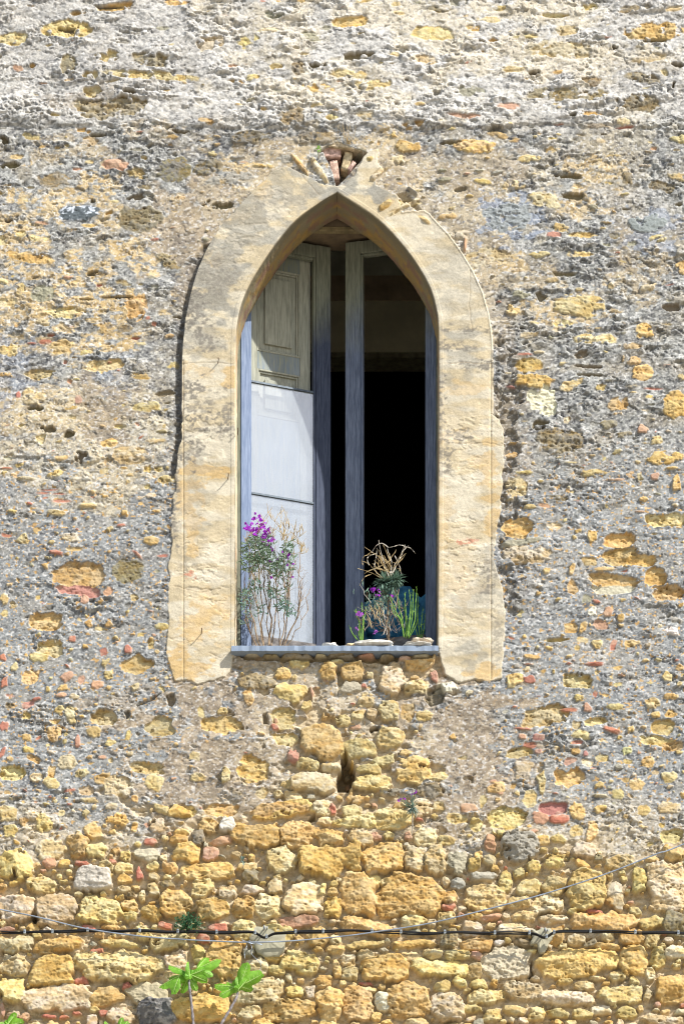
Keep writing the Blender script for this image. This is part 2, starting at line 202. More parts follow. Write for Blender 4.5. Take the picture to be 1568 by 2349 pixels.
'M': "930 470 1110 670 o;230 400 410 530 g;0 820 170 930 y;285 808 400 845 r;355 768 420 792 r;200 825 280 845 r;980 785 1055 810 r;715 392 770 412 r;470 330 550 360 p;1090 635 1130 662 r;1130 680 1170 712 r;880 690 1000 755 k;370 810 560 920 y;590 885 690 930 y;190 1020 420 1105 y;120 1185 160 1245 r;555 1225 620 1290 p;500 1100 540 1140 p;470 960 505 990 r;800 967 840 980 r;1000 1265 1210 1345 y;750 1540 880 1615 O;860 1600 1090 1745 c;160 1170 340 1300 c;0 1755 100 1775 r;270 1935 370 1955 r;300 1915 440 1930 r;390 1945 500 1960 r;390 1990 530 2020 r;200 2010 245 2040 r;660 1930 715 1960 o;1070 1730 1220 1805 y;1130 2070 1200 2100 o;1070 2270 1190 2335 o;350 2075 500 2120 y;590 2025 730 2060 y;865 2175 940 2205 r;15 2245 95 2280 r;120 2250 210 2330 y;380 2190 420 2210 p;460 2250 600 2315 c;560 2212 590 2230 r;870 1030 900 1045 r;120 380 200 480 y;750 480 1000 500 h;590 500 700 520 h;860 360 1000 410 k;200 1300 330 1340 h;470 1480 560 1540 h;300 1440 420 1500 h;550 1640 650 1720 h",
'N': "570 465 940 635 y;500 0 620 50 R;660 0 880 40 o;425 440 505 515 h;275 945 480 1040 O;255 1050 550 1160 O;1140 990 1290 1110 O;1160 680 1300 800 o;960 1230 1120 1370 o;1380 1180 1550 1410 O;1460 1020 1540 1130 y;380 1130 580 1370 w;275 905 400 925 r;195 1140 280 1162 R;430 1470 800 1650 k;190 1825 370 1960 c;1240 1640 1520 1730 o;1385 1750 1490 1775 o;1280 1790 1355 1850 p;1440 1800 1510 1950 o;1010 1490 1190 1540 k;990 1610 1080 1670 y;770 1770 950 1830 y;330 2030 430 2072 y;440 2025 540 2055 p;1150 2082 1240 2100 p;1230 2100 1550 2200 y;165 2120 410 2275 o;500 2170 630 2215 c;930 2250 1190 2349 O;800 2230 880 2330 o;150 2290 480 2340 g;700 760 1030 840 y;300 750 470 820 c;190 540 310 620 y;1230 1160 1370 1178 r;700 985 960 1010 h;720 1050 940 1075 h;240 435 400 500 g;540 290 720 330 h;1360 530 1500 590 h;400 1400 520 1480 h;950 380 1010 430 k",
'T': "400 1395 680 1500 b;510 665 990 815 k;790 1400 1090 1568 K;1070 1060 1290 1230 K;290 150 640 270 y;0 230 200 320 y;660 35 900 90 O;700 495 1380 550 y;880 370 1150 470 k;260 1170 490 1270 k;680 1080 870 1160 p;920 890 970 905 r;600 905 720 930 h;410 380 520 520 k;200 430 250 470 o;1110 10 1270 50 o;0 1100 140 1140 h;560 600 700 670 y;80 450 160 500 p;1300 1060 1500 1180 K;830 620 920 655 h;0 920 60 980 h;640 45 830 65 h;400 195 520 235 h;1160 870 1280 905 h",
'U': "1150 150 1568 285 o;500 595 1050 690 k;1090 650 1410 770 k;290 705 470 745 p;0 945 290 1035 O;870 762 1020 795 o;780 770 860 830 h;900 840 1070 880 k;1110 852 1230 872 r;210 1365 540 1568 m;1190 1445 1460 1568 m;690 840 770 850 r;1200 370 1450 430 c;240 260 320 300 o;400 240 590 270 y;500 290 960 400 c;1140 1150 1230 1250 k;680 1170 880 1210 h;740 1290 890 1350 h;160 120 350 165 c;700 180 850 250 c;1470 430 1568 465 h;1290 270 1460 300 h;1480 560 1510 610 h;1080 315 1130 345 h;600 95 790 130 y;340 450 500 500 y;1340 990 1380 1020 p",
'V': "1010 460 1110 550 O;1060 435 1320 480 y;530 250 600 330 y;1000 60 1030 90 o",
'E': "758 38 845 64 O;938 64 1036 96 Y;756 165 845 184 y;775 120 860 140 h;640 245 700 290 k;905 320 965 350 o;1005 322 1060 332 h;665 140 700 175 k;1040 325 1130 350 o;525 300 620 330 K"}
ROT = {('Q', 640): 0}
OCC = np.zeros((2700 // 3, 1900 // 3), bool)
def occ_box(cx, cy, a, b, rot, test=False, k=1.0):
    c, s = math.cos(rot), math.sin(rot)
    for u, v in [(0, 0)] + [(math.cos(t) * r, math.sin(t) * r) for r in (.55, 1.0) for t in np.linspace(0, 6.28, 13)[:-1]]:
        x = cx + (u * a * c - v * b * s) * k; y = cy + (u * a * s + v * b * c) * k
        i, j = int((y + 120) / 3), int((x + 120) / 3)
        if 0 <= i < OCC.shape[0] and 0 <= j < OCC.shape[1] and OCC[i, j]: return True
    return False
def occ_fill(cx, cy, a, b, rot):
    c, s = math.cos(rot), math.sin(rot); r = max(a, b)
    i0, i1 = max(0, int((cy - r + 120) / 3)), min(OCC.shape[0], int((cy + r + 120) / 3) + 2)
    j0, j1 = max(0, int((cx - r + 120) / 3)), min(OCC.shape[1], int((cx + r + 120) / 3) + 2)
    if i1 <= i0 or j1 <= j0: return
    yy, xx = np.mgrid[i0:i1, j0:j1]; xx = xx * 3 - 120 + 1.5 - cx; yy = yy * 3 - 120 + 1.5 - cy
    u = (xx * c + yy * s) / a; v = (-xx * s + yy * c) / b
    OCC[i0:i1, j0:j1] |= (np.abs(u) ** 3 + np.abs(v) ** 3) < 1
STN = np.zeros(SH, f32)     # stone coverage
nf = fbm(X, Y, 8, 6, 3, 301); nf2 = fbm(X, Y, 22, 12, 3, 311)
Fp, Gp, Ip = worley(XW, YW, 9, 7, 321); pore = sstep(.5, .2, Fp) * (Ip > .84) * sstep(.46, .60, fbm(X, Y, 30, 20, 2, 327)) + .6 * sstep(.62, .70, fbm(X, Y, 9, 5, 2, 328))
strat = fbm(X + 3 * (nf - .5) * 10, Y, 60, 6, 2, 331)
cov = fbm(X, Y, 16, 11, 3, 341)
def stone(cx, cy, a, b, rot, kind, relief, cover, p=3.2, edge=.2, rnd=None, col=None, top=False):
    rr = rnd or random
    M = max(a, b) * 1.45 + 8
    j0, j1 = np.searchsorted(gx, [cx - M, cx + M]); i0, i1 = np.searchsorted(gy, [cy - M, cy + M])
    if j1 - j0 < 2 or i1 - i0 < 2: return
    sl = (slice(i0, i1), slice(j0, j1))
    wk = min(1.0, min(a, b) / 22) * (.2 if p >= 5 else 1)
    x = X[sl] + WX[sl] * wk - cx - WX[sl].mean() * wk; y = Y[sl] + WY[sl] * wk - cy - WY[sl].mean() * wk
    c, s = math.cos(rot), math.sin(rot)
    u = (x * c + y * s) / a; v = (-x * s + y * c) / b
    th = np.arctan2(v, u)
    rad = 1.0
    for k in (2, 3, 5, 8): rad = rad + rr.uniform(-.05, .05) * np.cos(k * th + rr.uniform(0, 6.28))
    d = ((np.abs(u) ** p + np.abs(v) ** p) ** (1 / p)) / rad
    shard = a < 15 and p < 5
    for _ in range(6 if shard else 4):       # knock corners off
        t = rr.uniform(0, 6.28); q = rr.uniform(.66, 1.05) if shard else rr.uniform(.84, 1.2)
        d = np.maximum(d, (u * math.cos(t) + v * math.sin(t)) / q)
    aa = 1.6 / min(a, b)
    m = sstep(1 + aa * .5, 1 - aa, d)
    f = np.full(d.shape, 9.0, f32)
    for _ in range(5):
        t = rr.uniform(0, 6.28)
        f = np.minimum(f, rr.uniform(.74, 1.2) - rr.uniform(.1, 1.05) * (u * math.cos(t) + v * math.sin(t)))
    f = np.clip(f, .12, 1.25) if not shard else np.clip(f, .75, 1.05)
    if shard: edge = .12
    e = np.clip((1.0 - d) / edge, 0, 1) ** .40
    gk = rr.uniform(.2, 1.0); gran = ((nf[sl] - .5) * .010 + (nf2[sl] - .5) * .020) * gk + (tiny[sl] - .5) * .003 - pore[sl] * .009 * gk
    if kind in 'rpR': gran = gran * .35
    gran = gran * min(1.0, min(a, b) / 16 + .25)
    hb = BASE_H[sl] * .35 + .004
    if relief >= 0: hs = hb + relief * e * f + gran * (.4 + .6 * e)
    else: hs = hb + relief * (.45 + .55 * e) + gran
    if kind == 'h': hs = hb + relief * e - .004
    base = np.array(col if col is not None else PAL[kind], f32) * rr.uniform(.84, 1.14)
    base = base * np.array([1, rr.uniform(.97, 1.03), rr.uniform(.80, 1.04)], f32)
    n1 = nf2[sl]; n2 = nf[sl]
    if cy < 1850: base = base * .88 + np.array([.035, .033, .028], f32)
    ca = np.broadcast_to(base, d.shape + (3,)) * (0.82 + .36 * n2)[..., None]
    if kind in 'oOyckKY':
        ca = mixc(ca, base * np.array([1.08, 1.18, 1.5], f32), sstep(.46, .62, n1) * .7)
        ca = mixc(ca, base * np.array([.88, .74, .52], f32), sstep(.50, .30, n1 + (strat[sl] - .5) * .7) * .55)
        ca = mixc(ca, base * np.array([.42, .36, .28], f32), pore[sl] * .7)
        ca = mixc(ca, C(.20, .19, .17), lich[sl] * (.34 if kind in 'kK' else .12) * (1 + DRK[sl] * 2.2))
    if kind == 'G': ca = mixc(ca, C(.45, .42, .38), sstep(.5, .7, n2) * .6); ca = mixc(ca, C(.06, .06, .065), lich[sl] * .6)
    if kind == 'b': ca = mixc(ca, C(.62, .66, .72), sstep(.56, .64, n2 + (d - .8) * .22) * .85)
    if kind in 'rpR': ca = mixc(ca, C(.55, .42, .30), sstep(.55, .72, n1) * .4)
    if top: m = m * ((hs > H[sl] - .001) | (STN[sl] < .3))
    if cover > 0:
        keep = sstep(cover - .05, cover + .05, cov[sl] + (.9 - np.clip(d, 0, 1)) * .22)
        m = m * keep
    H[sl] += (hs - H[sl]) * m
    A[sl] += (ca - A[sl]) * m[..., None]
    STN[sl] = np.maximum(STN[sl], m)

# bedding of the bare rubble zones sinks between the stones
zr = sstep(1900, 2010, Y + (big - .5) * 200 + (np.abs(X - 700) < 260) * 60)
zc = blobs([(780, 1650, 190, 150, 1), (760, 1800, 240, 110, 1), (700, 1560, 120, 60, .9), (930, 1560, 110, 70, .9), (620, 1880, 260, 90, .9)], 40, .2, 351) * (Y > 1500)
RUB = np.maximum(zr, zc) * (1 - .9 * BGE * (Y > 1500)) * (1 - .97 * np.clip(BRN * 1.2, 0, 1) * sstep(1900, 1850, Y))
mort = mixc(np.broadcast_to(C(.46, .35, .20), SH + (3,)).copy(), C(.62, .50, .32), sstep(.3, .7, sml))
A[:] = mixc(A, mort, (RUB * .85)[..., None][..., 0]); BASE_A = A.copy()
H -= RUB * (.016 + .024 * fbm(X, Y, 20, 12, 2, 361)); BASE_H2 = H.copy()

def iszone(cx, cy):
    i = min(NY - 1, max(0, np.searchsorted(gy, cy))); j = min(NX - 1, max(0, np.searchsorted(gx, cx)))
    return float(RUB[i, j]), float(DS[i, j]), float(DO[i, j])
lr = random.Random(3)
HAND = []
for key, txt in LST.items():
    fx, fy, ox, oy = TR[key]
    for q in txt.split(';'):
        t = q.split(); x0, y0, x1, y1 = [float(v) for v in t[:4]]; kd = t[4]
        HAND.append((ox + fx * (x0 + x1) / 2, oy + fy * (y0 + y1) / 2, fx * (x1 - x0) / 2, fy * (y1 - y0) / 2, kd))
for (cx, cy, a, b, kd) in HAND: occ_fill(cx, cy, a * 1.05, b * 1.05, 0)
HAND.append((1097.6 + 688 * .3, 1254.4 + 1243 * .3, 20, 5.5, 'r'))

# fillers, big to small, only where nothing lies yet
fill = []
sizes = [(30, 42, 500, 'z')] + [(20, 30, 1500, 'z')] + [(13, 20, 4200, 'z')] + [(8, 13, 9000, 'z')] + [(4.5, 8, 7000, 'z')]
for lo_, hi_, n, zt in sizes:
    for _ in range(n):
        cx = lr.uniform(-110, 1670); cy = lr.uniform(1480, 2440)
        z, ds, do = iszone(cx, cy)
        if z < .6 and not (cy > 1960): continue
        if ds < 14 or do < 14: continue
        a = lr.uniform(lo_, hi_); b = a * lr.uniform(.42, .95); rot = lr.gauss(0, .16)
        if cy > 2180 or cy < -20: pass
        if occ_box(cx, cy, a, b, rot, k=.96): continue
        occ_fill(cx, cy, a * 1.0, b * 1.0, rot)
        kd = lr.choices('oOycgrpkwm', [34, 5, 30, 20, 2 if lo_ > 9 else 4, 3 if lo_ < 14 else .3, 5 if lo_ < 14 else .5, 3, 1.5, 5])[0]
        fill.append((cx, cy, a, b, rot, kd, 'z'))
for lo_, hi_, n in [(11, 20, 260), (6, 11, 1500), (3, 6, 3800)]:      # chips in the grey coat
    for _ in range(n):
        cx = lr.uniform(-110, 1670); cy = lr.uniform(930, 2060)
        z, ds, do = iszone(cx, cy)
        if z > .5 or ds < 8 or do < 8: continue
        if lr.random() > .25 + .75 * max(0, (cy - 1250) / 600): continue
        i = int(np.searchsorted(gy, cy)); j = int(np.searchsorted(gx, cx))
        if BRN[i, j] > .35 and lr.random() < .93: continue
        a = lr.uniform(lo_, hi_); b = a * lr.uniform(.35, .9); rot = lr.gauss(0, .35)
        if occ_box(cx, cy, a, b, rot, k=1.15): continue
        occ_fill(cx, cy, a * 1.4, b * 1.4, rot)
        kd = lr.choices('oycrpgw', [26, 32, 16, 11, 7, 8, 2])[0]
        fill.append((cx, cy, a, b * (.5 if kd == 'r' else 1), rot, kd, 'g'))
for lo_, hi_, n in [(30, 60, 160), (14, 30, 700), (6, 14, 1600)]:     # faces showing through the upper coat
    for _ in range(n):
        cx = lr.uniform(-110, 1670); cy = lr.uniform(-110, 1150)
        z, ds, do = iszone(cx, cy)
        if ds < 10 or do < 10: continue
        if cy < 300 and lr.random() < .45: continue
        a = lr.uniform(lo_, hi_); b = a * lr.uniform(.18, .5); rot = lr.gauss(0, .12)
        if occ_box(cx, cy, a, b, rot, k=1.1): continue
        occ_fill(cx, cy, a * 1.3, b * 1.4, rot)
        kd = lr.choices('oyckgKrph', [20, 26, 22, 8, 14, 4, 3 if lo_ < 14 else 0, 2, 4 if lo_ < 30 else 1])[0]
        if kd in 'rp': b *= .6
        if cx > 1040 and kd in 'oO': kd = lr.choice('oyc')
        fill.append((cx, cy, a, b, rot, kd, 't'))
for (cx, cy, a, b, rot, kd, zt) in fill:
    if zt == 'z' and cy < 1890 and a < 20 and lr.random() < .5: continue
    if zt == 'z':
        inc = cy < 1900; stone(cx, cy, a * 1.13, b * 1.13, rot, kd, min(.045, .008 + min(a, b) * S * .50) * (.5 if inc else 1), lr.choice([0, .40, .48]) if inc else lr.choice([0, 0, .36]), p=lr.uniform(2.4, 4), edge=lr.uniform(.10, .24), rnd=lr, top=True)
    elif zt == 'g':
        stone(cx, cy, a, b, rot, kd, lr.choice([.007, .010, .012, -.006]) * (1 if a > 6 else .5), .36 if a > 8 else 0, p=lr.uniform(2, 4), edge=.3, rnd=lr)
    else:
        rel = -.012 - .01 * lr.random() if kd == 'h' else lr.choice([.004, .007, -.005, .009])
        stone(cx, cy, a, b, rot, kd, rel, .46 if kd == 'h' else lr.uniform(.42, .56), p=lr.uniform(2, 3.2), edge=.35, rnd=lr)
for (cx, cy, a, b, kd) in HAND:
    z, ds, do = iszone(cx, cy)
    rot = lr.gauss(0, .07) if a > 9 else lr.gauss(0, .2)
    if cy > 1955 or z > .55:
        rel = min(.052, .012 + min(a, b) * S * .50) * lr.uniform(.75, 1.1)
        cvr = 0 if (z > .8 or cy > 2060) else lr.choice([0, .2, .34])
        if kd in 'rp': rel *= .8
        if kd == 'm': rel = .012
        stone(cx, cy, a * 1.07, b * 1.07, rot, kd, rel * (.75 if cy < 1880 else 1), cvr, p=lr.uniform(2.8, 4.6), edge=lr.uniform(.09, .18), rnd=lr, top=True)
    elif cy > 1150:
        if a > 25: rel = -.020 if kd in 'oORwy' else .008
        else: rel = lr.choice([.008, .011, .006, -.007])
        if kd in 'kK' : rel = -.004
        stone(cx, cy, a, b, rot if kd not in 'rp' else lr.gauss(0, .25), kd, rel, .22 if a > 18 else 0, p=lr.uniform(2.6, 4), edge=.12 if rel < 0 else .25, rnd=lr)
    else:
        rel = {'h': -.022}.get(kd, .006 if kd in 'mkKg' else lr.choice([.010, -.008, .007]))
        cvr = {'h': .44, 'k': .40, 'K': .36, 'g': .42, 'm': .47, 'b': 0, 'Y': .05, 'O': .22}.get(kd, .40)
        if kd in 'rpR': cvr = .2
        stone(cx, cy, a, b, rot * .6, kd, rel, cvr, p=5 if kd == 'b' else 2.8, edge=.16, rnd=lr, col=(.31, .34, .39) if kd == 'm' else None)
# bite round, hollows
def hole(poly, depth, dark, soft=3.0, warp=.35):
    x0 = min(p[0] for p in poly) - 20; x1 = max(p[0] for p in poly) + 20; y0 = min(p[1] for p in poly) - 20; y1 = max(p[1] for p in poly) + 20
    j0, j1 = np.searchsorted(gx, [x0, x1]); i0, i1 = np.searchsorted(gy, [y0, y1]); sl = (slice(i0, i1), slice(j0, j1))
    D = polydist(X[sl] + WX[sl] * warp, Y[sl] + WY[sl] * warp, poly); m = sstep(soft * .4, -soft, D)
    H[sl] -= depth * m; A[sl] = mixc(A[sl], dark, sstep(0, -4, D) * .8)  # shade inside the hollow is painted into its colour
hole([(786, 1742), (793, 1718), (796, 1742), (808, 1752), (820, 1764), (812, 1800), (800, 1814), (772, 1813), (766, 1790), (778, 1768)], .13, C(.16, .11, .05), 3, .7)
hole([(776, 1600), (790, 1560), (781, 1535), (776, 1525), (770, 1540)], .02, C(.3, .24, .14))
hole([(380, 1596), (398, 1590), (404, 1606), (396, 1622), (384, 1618)], .035, C(.28, .22, .14))
hole([(284, 1634), (296, 1630), (300, 1640), (290, 1650)], .03, C(.2, .18, .14))
hole([(312, 1618), (330, 1606), (352, 1593), (366, 1590), (352, 1602), (330, 1614), (316, 1622)], .022, C(.16, .13, .09), 2)
hole([(978, 1580), (1010, 1568), (1022, 1590), (1014, 1614), (985, 1622), (972, 1606)], .04, C(.20, .17, .11))
hole([(435 + 110, 1497), (995, 1497), (990, 1512), (900, 1516), (700, 1518), (560, 1512)], .030, C(.30, .23, .13))
hole([(600, 1640), (612, 1634), (616, 1662), (602, 1660)], .03, C(.2, .15, .08))
hole([(846, 1668), (872, 1660), (866, 1674), (850, 1678)], .03, C(.2, .15, .08))
hole([(708, 1875), (724, 1860), (722, 1880), (690, 1892)], .04, C(.2, .15, .08)); hole([(435, 2115), (425, 2090), (452, 2085), (450, 2120)], .03, C(.2, .15, .08))
hole([(72, 2108), (84, 2090), (92, 2116), (78, 2122)], .05, C(.15, .1, .05)); hole([(1214, 2220), (1220, 2196), (1222, 2240), (1208, 2240)], .05, C(.15, .1, .05))
# thin tiles bedded right under the sill
for x0, y0, x1, y1, kd in [(602, 1500, 640, 1509, 'k'), (646, 1499, 718, 1513, 'k'), (722, 1502, 750, 1510, 'm'), (752, 1497, 812, 1512, 'k'), (758, 1513, 790, 1523, 'y'), (818, 1500, 860, 1510, 'r'), (870, 1502, 905, 1512, 'k'), (912, 1504, 942, 1516, 'p'), (945, 1500, 985, 1510, 'm'), (560, 1498, 598, 1506, 'm')]:
    stone((x0 + x1) / 2, (y0 + y1) / 2, (x1 - x0) / 2, (y1 - y0) / 2, 0, kd, .022, 0, p=8, edge=.1, rnd=lr)

# ------------------------------------------------------------------ plaster surround
UE = (X - 784) ; sm = fbm(X, Y, 70, 22, 3, 401)
pl = mixc(np.broadcast_to(C(.53, .44, .285), SH + (3,)).copy(), C(.59, .525, .395), sstep(.40, .60, sm))
orn = blobs([(450, 1090, 60, 16, 1), (430, 1150, 26, 60, .8), (440, 1240, 12, 40, .8), (450, 1440, 60, 40, .8), (430, 1530, 50, 28, 1), (480, 1400, 40, 40, .4), (470, 850, 50, 14, .5), (530, 870, 12, 30, .9), (1070, 890, 60, 14, .5), (1120, 1060, 16, 60, .7),
             (1090, 1060, 30, 14, .5), (1130, 1180, 14, 60, .8), (1050, 1330, 60, 40, .4), (1110, 1540, 40, 24, .9), (1010, 1200, 20, 60, .4), (1040, 1000, 50, 14, .5), (600, 440, 30, 24, .6), (520, 500, 40, 20, .6), (500, 600, 14, 20, .7), (870, 460, 20, 14, .4)], 26, .14, 411)
pl = mixc(pl, C(.58, .385, .15), orn * .75)
gry = blobs([(480, 640, 55, 110, .9), (560, 500, 80, 60, .8), (700, 440, 50, 30, .7), (1040, 640, 50, 90, .4), (1090, 1380, 50, 60, .35), (440, 1080, 30, 100, .4), (500, 600, 60, 70, .9), (560, 520, 60, 50, .7), (450, 700, 30, 60, .85), (470, 780, 40, 40, .6), (640, 440, 60, 40, .6), (760, 440, 60, 16, .9), (800, 400, 26, 40, .9), (870, 440, 50, 20, 1), (1060, 700, 50, 30, .35), (1060, 820, 60, 20, .6), (1050, 770, 70, 12, .6),
             (1020, 870, 40, 30, .5), (1000, 560, 40, 40, .3), (1080, 1490, 30, 30, .6), (690, 400, 30, 20, .9), (1140, 1350, 20, 40, .5), (1130, 1280, 14, 60, .4)], 30, .18, 421)
pl = mixc(pl, C(.28, .27, .235), gry * .85)
blk = blobs([(445, 730, 26, 50, .7), (470, 790, 40, 20, .6), (450, 960, 50, 16, .8), (500, 985, 50, 14, .8), (440, 900, 26, 30, .7), (430, 1040, 26, 30, .8), (520, 950, 12, 40, .6), (460, 940, 40, 40, .5), (1012, 930, 8, 80, .7), (1040, 1000, 30, 14, .8), (1020, 1060, 14, 40, .6), (1100, 840, 50, 10, .7),
             (1050, 800, 50, 10, .6), (1060, 760, 60, 8, .6), (395, 1180, 12, 60, .7), (400, 1100, 10, 50, .7), (1120, 1330, 20, 40, .6), (1140, 1450, 14, 60, .4), (470, 560, 14, 40, .6), (430, 1300, 20, 30, .3), (1010, 1010, 20, 20, .6), (640, 470, 50, 20, .25), (500, 640, 50, 40, .4)], 12, .3, 431)
pl = pl * (.84 + .30 * fbm(X, Y, 38, 26, 3, 443))[..., None]; pl = mixc(pl, C(.20, .18, .15), np.clip(blk * 1.5, 0, 1) * sstep(.34, .50, fbm(X, Y, 5.4, 4.2, 2, 441)) * .85)
pl = mixc(pl, C(.50, .25, .16), blobs([(437, 1319, 12, 8, 1), (1074, 1245, 18, 7, 1)], 8, .2, 451))
pl = pl * (.90 + .2 * tiny)[..., None]
hp = .009 + .013 * sstep(1150, 1000, Y) * sstep(760, 640, X) + (big - .5) * .010 + (med - .5) * .004 + (sml - .5) * .0022 + (tiny - .5) * .0012
peel = sstep(.52, .535, fbm(XW, YW, 26, 9, 3, 461)) * blobs([(470, 1340, 60, 50, 1), (1050, 1290, 60, 50, 1), (1050, 1210, 60, 40, .8), (470, 1260, 50, 30, .8), (480, 1180, 60, 30, .6), (1060, 1080, 60, 40, .7), (620, 450, 70, 50, .6), (540, 560, 60, 50, .6), (480, 980, 50, 40, .9), (1070, 1000, 60, 40, .8), (1060, 1430, 60, 50, .7), (450, 1450, 60, 60, .6)], 40, .3, 471)
hp = hp - peel * .0035
pl = mixc(pl, C(.68, .60, .46), peel * .35)
# incised edge line on both sides, cracks
gl = np.where(X < 784, np.abs(X - 421), np.abs(X - 1125 + (Y > 1230) * 0)) + (Y < 830) * 99 + (Y > 1560) * 99
hp -= .004 * sstep(2.4, .6, gl); pl = mixc(pl, C(.40, .30, .17), sstep(1.8, .6, gl) * .5)
for pts in [[(418, 838), (470, 836), (538, 838)], [(1008, 837), (1060, 834), (1131, 836)], [(1008, 1020), (1060, 1018), (1110, 1016), (1150, 1024)], [(686, 398), (704, 420), (724, 440), (738, 452)], [(480, 1500), (505, 1512), (536, 1495)], [(400, 1345), (460, 1360), (500, 1352)], [(1010, 1380), (1018, 1420), (1012, 1460)], [(1078, 620), (1076, 700), (1082, 760)]]:
    dd = polydist(X + WX * .3, Y + WY * .3, pts, False); hp -= .002 * sstep(1.7, .4, dd); pl = mixc(pl, C(.30, .22, .13), sstep(1.5, .4, dd) * .4)
# moulding at the edge of the arch band (upper half): light lip on the right, worn channel on the left
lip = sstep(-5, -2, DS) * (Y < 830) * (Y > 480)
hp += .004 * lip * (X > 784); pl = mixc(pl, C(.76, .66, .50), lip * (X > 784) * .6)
A = A * (1 - SUR[..., None]) + pl * SUR[..., None]
H = H + (hp - H) * SUR
# channel left of the arch band: weathering plus the band's shadow, painted dark
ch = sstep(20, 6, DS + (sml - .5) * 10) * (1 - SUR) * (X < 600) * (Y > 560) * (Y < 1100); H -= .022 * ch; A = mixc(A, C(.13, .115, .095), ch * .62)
# brickwork bared above the arch, V gap with loose bricks
VG = [(728, 350), (741, 347), (762, 392), (771, 428), (792, 410), (812, 386), (842, 350), (806, 338), (775, 326), (745, 336)]
for x0, y0, x1, y1, rot, kd, hh in [(694, 385, 770, 401, .98, 'c', .008), (842, 388, 898, 404, -.72, 'c', .008), (864, 466, 902, 482, -.6, 'O', .010), (884, 470, 968, 482, -.50, 'c', .008), (872, 372, 905, 388, -.7, 'c', .008), (655, 372, 720, 384, .9, 'o', .006), (930, 436, 962, 446, .75, 'g', .016), (840, 360, 856, 372, 0, 'y', .006), (1062, 545, 1070, 580, .1, 'p', .01), (955, 500, 990, 510, .7, 'c', .006)]:
    stone((x0 + x1) / 2, (y0 + y1) / 2, (x1 - x0) / 2, (y1 - y0) / 2, rot, kd, .030 if False else hh + .012, 0, p=7, edge=.25, rnd=lr)
hole(VG, .12, C(.14, .11, .08), 2.4, .15)
hole([(908, 448), (930, 440), (966, 482), (958, 486), (925, 462)], .018, C(.4, .3, .16), 2, .3)
# blur-free tiny jitter removes any flat facet
H += (vn(X / 2.2, Y / 2.2, 501) - .5) * .0007 * (1 - .6 * SUR)
# edges of the opening settle onto the plain reveal edge
near = sstep(22, 6, DO); H = H + ((.010 + .013 * sstep(1150, 1000, Y) * sstep(760, 640, X) + (big - .5) * .010 + (med - .5) * .003) - H) * near * (Y < 1488)
SX = (X < -130) | (X > 1720) | (Y > 2460) | (Y < -140)
np.clip(A, .02, .88, out=A)
np.clip(H, -.16, .09, out=H)

# ------------------------------------------------------------------ mesh helpers
def new_obj(name, me, parent=None, mat=None):
    o = bpy.data.objects.new(name, me); COL.objects.link(o)
    if parent is not None: o.parent = parent
    if mat is not None and me is not None: me.materials.append(mat)
    return o
def tag(o, label=None, cat=None, group=None, kind=None):
    if label: o['label'] = label
    if cat: o['category'] = cat
    if group: o['group'] = group
    if kind: o['kind'] = kind
    return o
def empty(name, loc):
    o = bpy.data.objects.new(name, None); COL.objects.link(o); o.location = loc; o.empty_display_size = .1; return o
def np_mesh(name, co, quads, cols=None, smooth=True):
    me = bpy.data.meshes.new(name)
    nv, nq = len(co), len(quads); k = quads.shape[1]
    me.vertices.add(nv); me.vertices.foreach_set('co', co.astype(f32).ravel())
    me.loops.add(nq * k); me.loops.foreach_set('vertex_index', quads.astype(np.int32).ravel())
    me.polygons.add(nq); me.polygons.foreach_set('loop_start', np.arange(0, nq * k, k, dtype=np.int32))
    me.polygons.foreach_set('loop_total', np.full(nq, k, np.int32))
    if cols is not None:
        at_ = me.color_attributes.new('albedo', 'FLOAT_COLOR', 'POINT')
        c4 = np.ones((nv, 4), f32); c4[:, :3] = cols; at_.data.foreach_set('color', c4.ravel())
    me.update(calc_edges=True); me.validate()
    me.polygons.foreach_set('use_smooth', np.full(len(me.polygons), smooth, bool))
    return me

